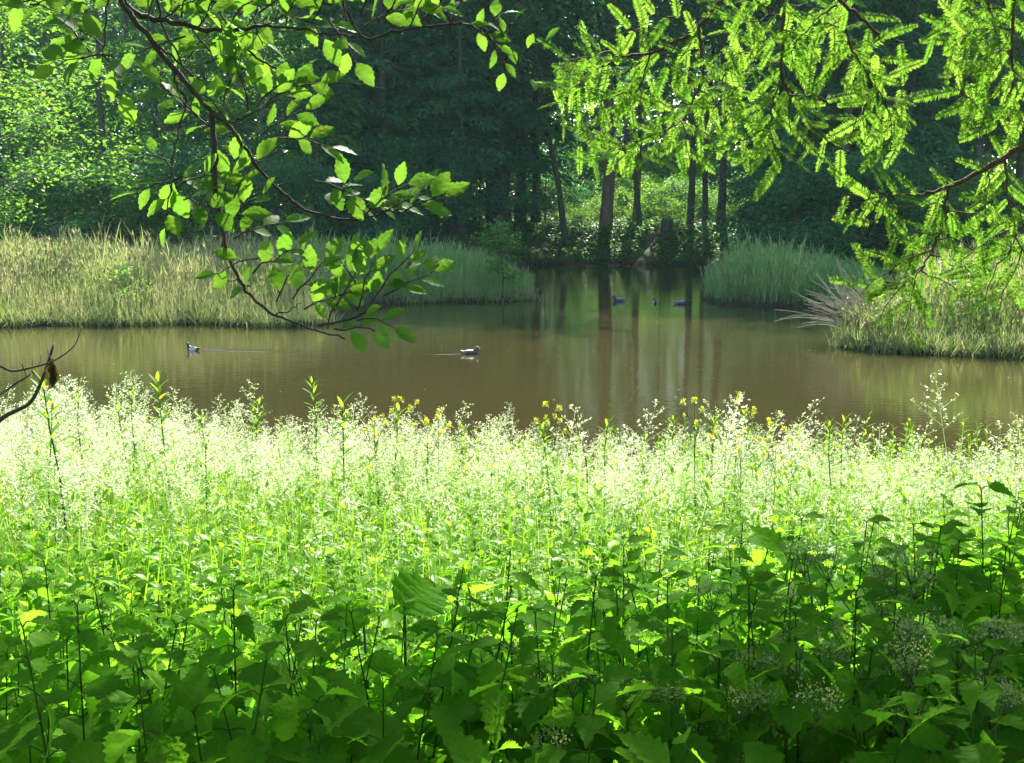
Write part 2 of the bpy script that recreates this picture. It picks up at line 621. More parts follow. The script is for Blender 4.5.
def broadleaf(h, base, spread, r0, nleaf, size, leafm, bark, lean=(0, 0), flat=.45, clump=.55, nl=18):
    tb, cb = MB(), MB()
    tp = trunk_path(h * .93, lean)
    t = np.linspace(0, 1, len(tp))
    rad = r0 * (1 - .85 * t); rad[0] = r0 * 1.25
    tp[0, 2] -= .3
    tb.tube(tp, rad, 9)
    cen = []
    for k in range(nl):
        f = base + (.97 - base) * (k + rng.uniform(0, .8)) / nl
        p0 = np.array([np.interp(f, t, tp[:, i]) for i in range(3)])
        g = (f - base) / (1 - base)
        L = spread * (math.sin(math.pi * min(1, .18 + g * .8)) ** .7) * rng.uniform(.7, 1.15)
        a = k * 2.4 + rng.uniform(-.5, .5)
        d = nrm(np.array([math.cos(a), math.sin(a), rng.uniform(-.1, .5)]))
        p = limb(tb, p0, d, L, r0 * .35 * (1 - .5 * g), 6)
        for i in range(2, 6):
            cen.append(p[i])
            for s in (-1, 1):
                d2 = nrm(d + s * np.array([-d[1], d[0], 0]) * rng.uniform(.5, 1.1) + [0, 0, rng.uniform(-.2, .2)])
                pp = limb(tb, p[i], d2, L * rng.uniform(.25, .5), r0 * .08, 3)
                cen += [pp[1], pp[2]]
    cen.append(tp[-1])
    cen = np.array(cen)
    ci = rng.integers(0, len(cen), nleaf)
    ct = rng.uniform(0, 1, len(cen))
    pos = cen[ci] + rng.normal(0, 1, (nleaf, 3)) * np.array([clump, clump, clump * flat])
    d = rand_dirs(nleaf, -.6, .35)
    nrmv = np.stack([rng.normal(0, .55, nleaf), rng.normal(0, .55, nleaf), np.ones(nleaf)], -1)
    s = size * rng.uniform(.6, 1.3, nleaf)
    R = frames(d, nrmv) * np.stack([s * .75, s, s], -1)[:, None, :]
    cb.scatter(RHOMB, R, pos, ct[ci] * .6 + rng.uniform(0, .4, nleaf))
    return tb.mesh('trunk', bark), cb.mesh('crown', leafm)


def conifer(h, base, spread, r0, leafm, bark, dens=1.0, droop=.25, size=.42, lean=(0, 0), dead=True):
    tb, cb = MB(), MB()
    tp = trunk_path(h, lean, .008, 10)
    t = np.linspace(0, 1, len(tp))
    rad = r0 * (1 - .9 * t); rad[0] = r0 * 1.5
    tp[0, 2] -= .3
    tb.tube(tp, rad, 9)
    f = base
    k = 0
    ps, ds, ts = [], [], []
    while f < .99:
        g = (f - base) / (1 - base)
        nb = rng.integers(3, 6)
        for b in range(nb):
            if rng.random() < .12:
                continue
            L = (spread * (1 - g) ** .75 + .35) * rng.uniform(.6, 1.15)
            a = rng.uniform(0, TAU)
            d = np.array([math.cos(a), math.sin(a), 0])
            p0 = np.array([np.interp(f + rng.uniform(-.01, .01), t, tp[:, i]) for i in range(3)])
            n = 6
            u = np.linspace(0, 1, n)[:, None]
            p = p0 + d * L * u
            p[:, 2] += L * (.12 * u[:, 0] - droop * 1.6 * u[:, 0] ** 2 + .12 * u[:, 0] ** 4) + rng.normal(0, .03 * L, n)
            tb.tube(p, np.linspace(.035, .008, n) * (.5 + r0), 4, cap=False)
            m = int(L * 26 * dens)
            uu = rng.uniform(.15, 1.05, m)
            q = np.stack([np.interp(uu, u[:, 0], p[:, i]) for i in range(3)], -1)
            side = rng.choice([-1, 1], m)[:, None] * np.array([-d[1], d[0], 0])
            dd = d * rng.uniform(.2, 1, m)[:, None] + side * rng.uniform(.2, 1.2, m)[:, None] + np.array([0, 0, 1]) * rng.uniform(-.75, .1, m)[:, None]
            off = side * (rng.uniform(0, .35, m) * L * (1.1 - uu))[:, None]
            off[:, 2] -= rng.uniform(0, .12, m) * L
            ps.append(q + off); ds.append(dd); ts.append(np.clip(rng.normal(rng.uniform(.25, .75), .15, m), 0, 1))
        f += rng.uniform(.35, .75) / h * 1.3
    if dead:
        for b in range(16):
            a = rng.uniform(0, TAU)
            p0 = np.array([np.interp(base * rng.uniform(.25, 1), t, tp[:, i]) for i in range(3)])
            tb.tube(limb(MB(), p0, np.array([math.cos(a), math.sin(a), -.15]), rng.uniform(.5, 1.8), .03, 4, -.05), np.linspace(.03, .008, 4), 4)
    pos, d, ti = np.concatenate(ps), np.concatenate(ds), np.concatenate(ts)
    n = len(pos)
    s = size * rng.uniform(.6, 1.3, n)
    up = np.stack([rng.normal(0, .5, n), rng.normal(0, .5, n), np.ones(n)], -1)
    cb.scatter(RHOMB, frames(d, up) * np.stack([s * .42, s, s], -1)[:, None, :], pos, ti)
    return tb.mesh('trunk', bark), cb.mesh('crown', leafm)


def make_tree(name, meshes, x, y, rz=0.0, s=1.0, label=None, cat='tree', group=None):
    o = empty(name, (x, y, float(ground_z(x, y)) - .05), rz, label, cat, group)
    o.scale = (s, s, s)
    link('trunk', meshes[0], o)
    link('crown', meshes[1], o)
    return o


CON = [conifer(24, .12, 3.6, .26, M['tree_dark'], M['bark'], 1.15),
       conifer(26, .20, 3.3, .24, M['tree_dark'], M['bark'], 1.1),
       conifer(22, .16, 3.8, .28, M['tree_dark'], M['bark'], 1.2, .3),
       conifer(20, .06, 3.6, .26, M['tree_dark'], M['bark'], 1.3, .35, dead=False)]
LAR = [conifer(17, .10, 4.4, .24, M['tree_mid'], M['bark'], 1.1, .22, .34, dead=False),
       conifer(15, .14, 4.0, .2, M['tree_mid'], M['bark'], 1.1, .28, .32, dead=False)]
BRO = [broadleaf(20, .22, 5.4, .30, 15000, .24, M['tree_mid'], M['bark_grey'], (.8, 0)),
       broadleaf(17, .15, 4.8, .24, 14000, .22, M['tree_mid'], M['bark'], (-.6, .3)),
       broadleaf(24, .35, 5.6, .34, 15000, .25, M['tree_mid'], M['bark_warm'], (0, 0))]
LIT = [broadleaf(9, .26, 3.2, .13, 9000, .13, M['tree_light'], M['bark_grey'], (.4, -.3), .5, .4)]
SHR = [broadleaf(3.2, .02, 2.0, .06, 3600, .15, M['tree_mid'], M['twig'], (.2, 0), .5, .3, 12),
       broadleaf(4.2, .02, 2.3, .07, 4200, .15, M['tree_dark'], M['twig'], (-.2, 0), .5, .35, 12)]


def px_x(px, d):
    return (px - 512) / F * d


def plant_tree(name, me, px, d, h, base_h, label, group=None, rz=None, cat='tree'):
    return make_tree(name, me, px_x(px, d), d, rng.uniform(0, TAU) if rz is None else rz, h / base_h, label, cat, group)


# trees one can tell apart
plant_tree('leafy_tree', LIT[0], -6, 36, 10.5, 9, 'pale fresh green leafy tree at the left edge behind the reed bed')
plant_tree('larch_tree', LAR[0], 112, 56, 16, 17, 'layered green larch with dark trunk rising behind the sunlit reeds')
plant_tree('beech_tree', BRO[0], 272, 62, 19, 20, 'leafy tree with pale grey leaning trunk beside the layered larch')

# the trunks on the sunlit far bank
BANK = [(566, 62.5, .17, 30, (-6.5, .5), 'bark', 'dark trunk leaning left beside the water on the far bank'),
        (604, 64.5, .34, 33, (.1, 0), 'bark_warm', 'thickest reddish brown trunk on the far bank'),
        (640, 66.0, .15, 27, (-6.5, .5), 'bark', 'slim dark trunk slanting to the right of the thick reddish one'),
        (634, 74.0, .22, 30, (0, .3), 'bark_warm', 'warm brown trunk standing behind the slim slanting trunk'),
        (688, 66.0, .2, 30, (-.3, 0), 'bark', 'dark straight trunk just right of the dark tree stump'),
        (704, 68.5, .18, 29, (.2, .2), 'bark', 'middle of three dark trunks right of the stump'),
        (718, 64.5, .23, 31, (.1, 0), 'bark', 'right hand dark trunk at the edge of the far bank clearing')]
for px, d, r, h, lean, bk, lab in BANK:
    me = broadleaf(h, .30, 5.6, r, 10500, .34, M['tree_dark'], M[bk], lean, .5, .8, 20)
    make_tree('bank_tree', me, px_x(px, d), d, 0, 1, lab, 'tree', 'tall trees on the far bank')

# the dark forest
G1 = 'dark conifers massed behind the pond'
L1 = 'tall dark green conifer in the shaded forest behind the pond'
for px, d, h in [(330, 60, 24), (362, 66, 28), (398, 61, 27), (430, 70, 30), (455, 64, 29), (492, 72, 32), (520, 66, 31), (505, 72, 32),
                 (345, 76, 28), (415, 80, 30), (470, 84, 32), (440, 90, 32), (800, 70, 33), (350, 57, 20), (386, 58, 21), (425, 60, 23), (462, 58, 22), (500, 62, 25), (535, 68, 28), (570, 97, 17), (600, 96, 18), (632, 99, 18), (660, 98, 17), (690, 97, 18), (716, 99, 18), (745, 98, 18),
                 (380, 90, 30), (440, 94, 30), (840, 84, 33)]:
    k = rng.integers(0, 3)
    plant_tree('dark_conifer', CON[k], px, d, h, (24, 26, 22)[k], L1, G1)
G2 = 'low branched conifers behind the right reeds'
L2 = 'dense dark conifer branched to the ground behind the right hand reeds'
for px, d, h in [(805, 50, 20), (838, 48.5, 20), (868, 51, 21), (812, 58, 24), (850, 61, 26), (900, 50, 18), (885, 60, 24), (920, 56, 20), (950, 62, 22), (790, 66, 27)]:
    plant_tree('low_conifer', CON[3], px, d, h, 20, L2, G2)
G3 = 'mixed green trees behind the left reed bed'
for px, d, h, k in [(20, 60, 16, 1), (62, 66, 19, 0), (165, 60, 16, 1), (212, 66, 19, 0), (38, 78, 24, 0), (140, 76, 24, 1), (190, 82, 26, 0), (300, 74, 24, 1),
                    (250, 84, 27, 0), (95, 86, 27, 1), (-30, 70, 21, 0), (-90, 62, 18, 1), (-150, 58, 17, 0), (320, 54, 13, 1)]:
    plant_tree('green_tree', LAR[k], px, d, h, (17, 15)[k], 'layered green tree among the trees behind the left reed bed', G3)
G4 = 'broad leaved trees at the forest edge'
for px, d, h, k in [(5, 84, 24, 1), (75, 92, 28, 0), (160, 94, 30, 2), (225, 95, 30, 0), (300, 92, 29, 1), (900, 66, 22, 1), (965, 58, 19, 0), (1010, 66, 22, 2),
                    (1060, 56, 19, 1), (1110, 64, 22, 0), (880, 80, 28, 2), (950, 82, 28, 0), (1030, 84, 28, 1), (820, 84, 30, 2), (-200, 66, 20, 2), (1180, 56, 19, 0)]:
    plant_tree('forest_tree', BRO[k], px, d, h, (20, 17, 24)[k], 'rounded leafy tree among the broad leaved trees at the forest edge', G4)
G5 = 'bushes under the forest edge'
for px, d, s, k in [(15, 50, 1.3, 0), (60, 49, 1.1, 1), (105, 51, 1.2, 0), (150, 50, 1.1, 0), (195, 51, 1.2, 1), (235, 50, 1.1, 0), (280, 50, 1.0, 1), (320, 50, 1.0, 1),
                    (362, 50, .9, 1), (400, 52, .9, 1), (440, 55, .8, 1), (768, 50, 1.0, 1), (792, 46, 1.0, 1), (828, 46, 1.2, 1), (870, 46, 1.2, 1), (915, 46, 1.2, 0), (960, 47, 1.2, 0),
                    (1005, 46, 1.2, 0), (1060, 46, 1.2, 0), (-60, 49, 1.3, 0), (668, 75, .8, 0), (690, 78, .9, 0), (736, 72, .8, 0), (655, 84, 1, 0), (612, 86, 1, 0), (570, 82, 1, 0), (748, 78, 1, 0), (480, 60, 1.1, 1), (515, 63, 1.1, 1), (455, 57, 1.0, 1), (410, 56, 1.2, 1), (545, 72, 1.2, 1), (590, 95, 1.4, 0), (630, 96, 1.5, 0), (672, 95, 1.4, 0), (705, 96, 1.5, 0), (735, 93, 1.4, 0)]:
    o = make_tree('bush', SHR[k], px_x(px, d), d, rng.uniform(0, TAU), s, 'leafy bush in the undergrowth under the forest edge', 'bush', G5)

lit = broadleaf(3.0, .02, 1.9, .05, 3200, .17, M['tree_light'], M['twig'], (.2, 0), .5, .3, 12)  # bush in paler leaf colour, to carry the sunlight in the clearing
for px, d, s in [(648, 73, .8), (662, 76, .9), (738, 72, .75), (752, 76, .8), (590, 76, .55), (572, 74, .5), (676, 71, .5), (625, 79, .7), (700, 76, .7)]:
    make_tree('sunlit_bush', lit, px_x(px, d), d, rng.uniform(0, TAU), s, 'bright yellow green sunlit bush on the forest floor behind the far bank trunks', 'bush', 'sunlit bushes behind the far bank trunks')

# stump on the far bank
mb = MB()
a = np.arange(10)
sp = np.array([(0, 0, -.3), (0, 0, 0), (0, .02, .35), (.02, 0, .8), (.03, 0, 1.15), (.03, 0, 1.2)], float)
mb.tube(sp, [.75, .62, .5, .46, .46, .4], 12)
for k in range(6):
    an = k * 1.05 + .3
    mb.tube([(.3 * math.cos(an), .3 * math.sin(an), .4), (.6 * math.cos(an), .6 * math.sin(an), .1), (.95 * math.cos(an), .95 * math.sin(an), -.2)], [.2, .15, .05], 6)
for k in range(7):
    an = k * .9
    mb.tube([(.03 + .36 * math.cos(an), .36 * math.sin(an), 1.05), (.03 + .37 * math.cos(an), .37 * math.sin(an), 1.22 + rng.uniform(0, .22))], [.13, .05], 5)
xs_, ys_ = px_x(665, 62.4), 62.4
o = mb.build('tree_stump', M['bark'])
o.location = (xs_, ys_, float(ground_z(xs_, ys_)))
o.scale = (.75, .75, .75)
tag(o, 'broad dark tree stump on the edge of the far bank', 'stump')

# far woods that close the view
mb = MB()
n = 150000
x = rng.uniform(-80, 80, n); y = rng.uniform(104, 122, n); z = 2.2 + 25 * rng.uniform(0, 1, n) ** 1.1
back = rng.uniform(0, 1, n) < .4  # taller rear layer, added to shade the woods in front of it
y = np.where(back, y + 24, y); z = np.where(back, z * 1.62, z)
gap = (z < 24 + 3 * vnoise(x, y, 5, 1)) | back
pos = np.stack([x, y, z], -1)[gap]; n = len(pos)
s = .7 * rng.uniform(.6, 1.4, n)
mb.scatter(RHOMB, frames(rand_dirs(n, -.9, .4), np.stack([rng.normal(0, .7, n), rng.normal(-.7, .7, n), np.ones(n)], -1)) * np.stack([s * .8, s, s], -1)[:, None, :],
           pos, np.clip(.5 + .4 * vnoise(pos[:, 0], pos[:, 2], 2.5, 3) + rng.normal(0, .12, n), 0, 1))
tag(mb.build('far_woods', M['tree_mid']), 'continuous mass of far woodland closing the view', None, None, 'stuff')


# ivy and brambles on the far bank, forest floor plants
def ground_cover(name, label, n, xr, yr, size, hmax, mat, seed, dens_noise=-.1, sdmin=.3):
    mb = MB()
    x, y = rng.uniform(*xr, n), rng.uniform(*yr, n)
    sd = shore_sd(x, y)
    k = (sd > sdmin) & (vnoise(x, y, 1.6, seed) > dens_noise)
    x, y, sd = x[k], y[k], sd[k]
    n = len(x)
    hh = hmax * np.clip(.45 + .55 * vnoise(x, y, 1.1, seed + 1), .08, 1)
    z = ground_z(x, y, sd) + hh * rng.uniform(.05, 1, n)
    s = size * rng.uniform(.6, 1.4, n)
    R = frames(rand_dirs(n, -.5, .5), np.stack([rng.normal(0, .6, n), rng.normal(-.2, .6, n), np.ones(n)], -1)) * np.stack([s * .8, s, s], -1)[:, None, :]
    mb.scatter(RHOMB, R, np.stack([x, y, z], -1), np.clip(.5 + .3 * vnoise(x, y, .8, seed + 2) + rng.normal(0, .2, n), 0, 1))
    return tag(mb.build(name, mat), label, None, None, 'stuff')


ground_cover('bank_ivy', 'low ivy and brambles covering the far bank', 26000, (-4, 15), (58.6, 68), .17, .85, M['floor_leaf'], 3, -.45, -.05)
ground_cover('forest_undergrowth', 'low green plants on the forest floor', 26000, (-30, 32), (62, 96), .22, .55, M['floor_leaf'], 5, 0.0)
ground_cover('reed_side_weeds', 'leafy weeds at the forest edge behind the reeds', 16000, (-34, 24), (43, 52), .15, .9, M['floor_leaf'], 9, -.2, .8)


# ------------------------------------------------------------------ reeds
def reed_template(h, nl, plume, lw=.022):
    p = []
    bend = rng.uniform(-.10, .10)
    q = [np.array([bend * h * t ** 2, 0, h * t]) for t in (0, .35, .7, 1)]
    for a, b in zip(q[:-1], q[1:]):
        p.append((strip(a, b, .012), I3, (0, 0, 0), .12))
    for i in range(nl):
        t = rng.uniform(.12, .95)
        p.append((blade(rng.uniform(.4, .8) * min(1, h / 1.6), lw, 3, rng.uniform(.08, .45), rng.uniform(.12, .4)), rotz(np.array(rng.uniform(0, TAU))),
                  (bend * h * t * t, 0, h * t), rng.uniform(-.12, .1)))
    if plume:
        for i in range(7):
            p.append((blade(rng.uniform(.14, .28), .04, 2, rng.uniform(.1, .6), .1), rotz(np.array(rng.uniform(0, TAU))), (bend * h, 0, h - .08), .5))
    return merge(p)


def reed_bed(name, label, n, xr, yr, inside, hfun, mat, tintf, plume=.35, lw=.022, gold=None):
    mb = MB()
    x, y = rng.uniform(*xr, n), rng.uniform(*yr, n)
    sd = shore_sd(x, y)
    k = (sd > -.08) & inside(x, y)
    x, y, sd = x[k], y[k], sd[k]
    z = ground_z(x, y, sd)
    hh = hfun(x, y, sd)
    T = [reed_template(1.6, 5, i < 8 * plume, lw) for i in range(8)]
    hh = hh * np.where(rng.uniform(0, 1, len(x)) < .07, 1.32, 1)
    idx = rng.integers(0, 8, len(x))
    ti = np.clip(tintf(x, y) + rng.normal(0, .27, len(x)), 0, 1)
    for i in range(8):
        m = idx == i
        R = upright(m.sum(), .13, .82, 1.15) * (hh[m] / 1.6)[:, None, None]
        mb.scatter(T[i], R, np.stack([x, y, z], -1)[m], ti[m])
    return tag(mb.build(name, mat), label, None, None, 'stuff')


def hl(x, y, sd):
    return (.55 + .62 * sstep(0, 3.0, sd) + .2 * vnoise(x, y, 2.1, 3)) * rng.uniform(.75, 1.15, len(x))


def px_of(x, y):
    return 512 + x / y * F


reed_bed('sunlit_reeds', 'sunlit straw and green reed bed on the left bank', 30000, (-26, -4), (28, 42), lambda x, y: (px_of(x, y) < 338) & (px_of(x, y) > -140), hl, M['reed_leaf'],
         lambda x, y: .55 + .38 * vnoise(x, y, 1.3, 5), .5)
reed_bed('shaded_reeds', 'soft blue green reeds in shade on the low island', 15000, (-8.5, 1.2), (34, 45), lambda x, y: (px_of(x, y) > 285) & (px_of(x, y) < 534),
         lambda x, y, sd: (.5 + .58 * sstep(0, 2.2, sd) + .16 * vnoise(x, y, .9, 3)) * (1 - .32 * sstep(400, 530, px_of(x, y))) * rng.uniform(.65, 1.15, len(x)), M['reed_shade'],
         lambda x, y: .45 + .35 * vnoise(x, y, .9, 5), .6, .032)
reed_bed('distant_reeds', 'dim green reeds on the bank below the right conifers', 9500, (6, 13.5), (33.5, 43), lambda x, y: (px_of(x, y) > 704) & (px_of(x, y) < 885),
         lambda x, y, sd: (.65 + .45 * sstep(0, 1.2, sd) + .16 * vnoise(x, y, .9, 3)) * (1 - .45 * sstep(770, 880, px_of(x, y))) * rng.uniform(.65, 1.15, len(x)), M['reed_shade'], lambda x, y: .5 + .35 * vnoise(x, y, .9, 8), .6, .032)
reed_bed('right_bank_reeds', 'straw and lime green reeds on the right bank', 16000, (7.0, 19), (22, 31), lambda x, y: (px_of(x, y) > 838),
         lambda x, y, sd: (.5 + .75 * sstep(0, 2.5, sd) + .22 * vnoise(x, y, 1.5, 3)) * rng.uniform(.7, 1.15, len(x)), M['reed_leaf'], lambda x, y: .4 + .35 * vnoise(x, y, 1.1, 2), .4)

# arching dry sedge tussock at the tip of the right bank
mb = MB()
base = on_water(856, 343)
base[2] = .25
for i in range(190):
    L = rng.uniform(1.2, 2.2)
    a = rng.choice([math.pi, 0], p=[.72, .28]) + rng.normal(0, .5)
    el0 = rng.uniform(.35, 1.35)
    d = np.array([math.cos(a) * math.cos(el0), math.sin(a) * math.cos(el0), math.sin(el0)])
    t = np.linspace(0, 1, 7)[:, None]
    p = base + np.array([rng.uniform(-.1, .9), rng.normal(0, .16), rng.normal(0, .03)]) + d * L * t
    p[:, 2] -= rng.uniform(.1, .38) * L * t[:, 0] ** 2.2
    p[:, 2] = np.maximum(p[:, 2], .12)
    mb.tube(p, np.linspace(.014, .006, 7), 3, rng.uniform(.3, 1), False)
tag(mb.build('sedge_tussock', M['dry']), 'grey dry sedge tussock arching over the water at the right bank', 'sedge tussock')
# muddy root tussocks along the banks
T = [blade(.35, .016, 3, .5, .5), blade(.3, .018, 3, .8, .4), blade(.55, .015, 3, .3, .3)]
mb = MB()
for px in list(range(-60, 330, 6)) + list(range(845, 1100, 7)) + list(range(395, 535, 8)):
    i = np.interp(px, [-60, 0, 60, 120, 200, 270, 325, 395, 450, 500, 535, 845, 870, 920, 980, 1030, 1100], [328, 327, 325, 326, 324, 327, 325, 304, 302, 302, 300, 347, 351, 354, 356, 358, 361])
    c = on_water(px, i - .3)
    k = rng.integers(12, 55)
    for t in T:
        mb.scatter(t, upright(k, .3, .7, 1.3), np.stack([c[0] + rng.normal(0, .14, k), c[1] + .08 + rng.normal(0, .16, k), np.full(k, -.02)], -1), rng.uniform(0, .9, k))
tag(mb.build('bank_sedge', M['reed_leaf']), 'short sedge fringing the muddy bank edges', None, None, 'stuff')

# sapling on the tip of the island, green shrubs in the reeds
sap = broadleaf(2.7, .22, .75, .03, 900, .13, M['tree_mid'], M['twig'], (-.25, 0), .7, .16, 9)
c = on_water(504, 301)
make_tree('sapling', sap, c[0], c[1] + .3, 0, 1, 'slim green sapling at the tip of the shaded reed island', 'sapling')
shr = broadleaf(1.5, .05, .6, .02, 500, .09, M['tree_light'], M['stem'], (.1, 0), .8, .16, 8)
for px, py, s, lab in [(124, 323, 1.0, 'small bright green shrub at the foot of the sunlit reeds'), (890, 349, .9, 'small green shrub at the foot of the right bank reeds'),
                       (985, 350, 1.25, 'taller lime green shrub on the right bank near the frame edge')]:
    c = on_water(px, py)
    make_tree('reed_shrub', shr, c[0], c[1] + .45, rng.uniform(0, 6), s, lab, 'shrub')


# ------------------------------------------------------------------ ducks
def duck_mesh(name, mat, L=.42, head_up=.17):
    bm_ = bmesh.new()
    def ell(c, r, rot=0.0, seg=14):
        g = bmesh.ops.create_uvsphere(bm_, u_segments=seg, v_segments=10, radius=1)['verts']
        for v in g:
            x, y, z = v.co.x * r[0], v.co.y * r[1], v.co.z * r[2]
            ca, sa = math.cos(rot), math.sin(rot)
            v.co = (c[0] + x * ca - z * sa, c[1] + y, c[2] + x * sa + z * ca)
    ell((0, 0, .045), (L * .46, .095, .078))
    ell((-L * .42, 0, .075), (L * .16, .045, .03), -.35)
    ell((L * .30, 0, .085), (L * .17, .06, .075), .8)
    ell((L * .36, 0, .14), (.036, .034, .07), -.2)
    ell((L * .40, 0, head_up + .03), (.052, .04, .042))
    me = bpy.data.meshes.new(name)
    bm_.to_mesh(me)
    bm_.free()
    o = bpy.data.objects.new(name, me)
    COL.objects.link(o)
    rm = o.modifiers.new('r', 'REMESH')
    rm.mode, rm.voxel_size, rm.use_smooth_shade = 'VOXEL', .011, True
    sm = o.modifiers.new('s', 'SMOOTH')
    sm.iterations = 4
    me2 = bpy.data.meshes.new_from_object(o.evaluated_get(bpy.context.evaluated_depsgraph_get()))
    me2.name = name
    bpy.data.objects.remove(o)
    me2.materials.clear()
    me2.materials.append(mat)
    return me2


def duck_mat(name, head, flank, back):
    """plumage patches in the bird's own coordinates"""
    m, nt, out = new_mat(name)
    tc = nt.nodes.new('ShaderNodeTexCoord')
    sp = nt.nodes.new('ShaderNodeSeparateXYZ')
    nt.links.new(tc.outputs['Object'], sp.inputs[0])
    def mr(src, a, b):
        n_ = nt.nodes.new('ShaderNodeMapRange')
        n_.inputs[1].default_value, n_.inputs[2].default_value = a, b
        nt.links.new(src, n_.inputs[0])
        return n_.outputs[0]
    def mix(f, a, b):
        n_ = nt.nodes.new('ShaderNodeMix')
        n_.data_type = 'RGBA'
        nt.links.new(f, n_.inputs['Factor'])
        for s, v in (('A', a), ('B', b)):
            if isinstance(v, tuple):
                n_.inputs[s].default_value = (*v, 1)
            else:
                nt.links.new(v, n_.inputs[s])
        return n_.outputs['Result']
    c = mix(mr(sp.outputs['Z'], .08, .095), flank, back)
    c = mix(mr(sp.outputs['X'], -.11, -.13), c, back)
    c = mix(mr(sp.outputs['X'], .085, .10), c, head)
    pb = nt.nodes.new('ShaderNodeBsdfPrincipled')
    pb.inputs['Roughness'].default_value = .55
    nt.links.new(c, pb.inputs['Base Color'])
    nt.links.new(pb.outputs[0], out.inputs[0])
    return m


bill_m = plain_mat('duck_bill', (.12, .13, .14), (.2, .2, .2), .4)
eye_m = plain_mat('duck_eye', (.02, .02, .02), (.3, .2, .02), .2)


def make_duck(px, py, rz, mat, label, s=1.0, L=.42, hu=.17):
    c = on_water(px, py)
    o = empty('duck', (c[0], c[1], -.005), rz, label, 'duck', 'ducks on the pond')
    o.scale = (s, s, s)
    link('body', duck_mesh('body', mat, L, hu), o)
    b = MB()
    hx, hz = L * .40, hu + .03
    b.tube([(hx + .04, 0, hz - .005), (hx + .065, 0, hz - .012), (hx + .095, 0, hz - .02)], [.018, .015, .011], 8)
    b.build('bill', bill_m, o)
    for sgn in (-1, 1):
        e = MB()
        e.tube([(hx + .015, sgn * .030, hz + .012), (hx + .015, sgn * .037, hz + .012), (hx + .015, sgn * .040, hz + .012)], [.007, .007, .003], 8)
        e.build('eye', eye_m, o)
    return o


tuft = duck_mat('black_white_plumage', (.006, .006, .01), (.55, .55, .55), (.012, .012, .014))
grey = duck_mat('grey_brown_plumage', (.06, .05, .045), (.05, .045, .04), (.17, .16, .15))
teal = duck_mat('blue_grey_plumage', (.02, .022, .02), (.06, .065, .07), (.12, .14, .16))
make_duck(193, 350.5, math.pi - .25, tuft, 'black duck with white flank swimming left near the sunlit reeds', .75)
make_duck(470, 354, .2, grey, 'grey brown duck in the middle of the pond trailing a short wake', .85, .46, .13)
make_duck(619, 301, math.pi + .1, teal, 'dim grey duck resting on the dark reflections, leftmost of three there', 1.05, .44, .10)
make_duck(655, 303, math.pi / 2, tuft, 'tiny dark duck seen from behind between two grey resting ducks', .85, .36, .12)
make_duck(681, 304, .1, teal, 'dim grey duck resting on the dark reflections, nearest the right reeds', 1.1, .44, .10)


# little floating leaves on the pond
mb = MB()
n = 70
x, y = rng.uniform(-10, 11, n), rng.uniform(14, 34, n)
k = shore_sd(x, y) < -.6
x, y = x[k], y[k]; n = len(x)
s = rng.uniform(.03, .07, n)
mb.scatter(leaf(1, .5, 3, .45, .1, .05), frames(rand_dirs(n, -.05, .1), np.array([0, 0, 1.0])) * s[:, None, None], np.stack([x, y, np.full(n, .008)], -1), rng.uniform(0, 1, n))
tag(mb.build('floating_leaves', M['reed_leaf']), 'small fallen leaves floating on the pond', None, None, 'stuff')


# wakes: low ripples of water behind the two swimming ducks
def wake(px0, py0, px1, py1, w0, w1, label):
    a, b = on_water(px0, py0), on_water(px1, py1)
    d = nrm(b - a)
    sd_ = np.array([-d[1], d[0], 0])
    nu, nv = 40, 13
    u, v = np.meshgrid(np.linspace(0, 1, nu), np.linspace(-1, 1, nv), indexing='ij')
    wdt = w0 + (w1 - w0) * u
    z = .004 + .009 * (1 - u) ** .6 * np.exp(-((np.abs(v) - .62) / .16) ** 2) * sstep(0, .06, u)
    z = np.where(np.abs(v) > .98, -.004, z)
    z = np.where((u > .98) | (u < .01), -.004, z)
    p = a + (b - a) * u[..., None] + sd_ * (v * wdt)[..., None]
    p[..., 2] = z
    i, j = np.meshgrid(np.arange(nu - 1), np.arange(nv - 1), indexing='ij')
    k = i * nv + j
    mb = MB()
    mb.add(p.reshape(-1, 3), np.stack([k, k + nv, k + nv + 1, k + 1], -1).reshape(-1, 4))
    tag(mb.build('wake_water', bpy.data.materials['muddy_pond_water']), label, None, None, 'structure')


wake(199, 350.3, 300, 351, .05, .3, 'thin wake behind the black and white duck')
wake(462, 354, 408, 353.5, .06, .3, 'short wake behind the grey duck')


# ------------------------------------------------------------------ the meadow on the near bank
def near_points(n, y0, y1, margin=.6):
    y = np.sqrt(rng.uniform(y0 ** 2, y1 ** 2, n))
    x = rng.uniform(-1, 1, n) * (y * .475 + margin)
    return x, y, ground_z(x, y)


def grow(mb, T, n, y0, y1, lean, s0, s1, tint, dens=None, hf=None):
    x, y, z = near_points(n, y0, y1)
    if dens is not None:
        k = rng.uniform(0, 1, n) < dens(x, y)
        x, y, z = x[k], y[k], z[k]
    idx = rng.integers(0, len(T), len(x))
    ti = np.clip(tint + rng.normal(0, .2, len(x)) + .18 * vnoise(x, y, .6, 3), 0, 1)
    h = np.ones(len(x)) if hf is None else hf(x, y)
    for i in range(len(T)):
        m = idx == i
        mb.scatter(T[i], upright(m.sum(), lean, s0, s1) * h[m][:, None, None], np.stack([x, y, z], -1)[m], ti[m])


def hmeadow(x, y):
    p = 512 + x / np.maximum(y, 1) * F
    k = np.interp(p, [-40, 60, 200, 330, 420, 520, 640, 740, 860, 1060], [1.10, 1.10, .98, .78, .82, .70, .54, .82, .60, .48])
    k = 1 + (k - 1) * sstep(6.5, 9.5, y)
    return k * (.9 + .2 * vnoise(x, y, .45, 1) + .13 * vnoise(x, y, 1.4, 6))


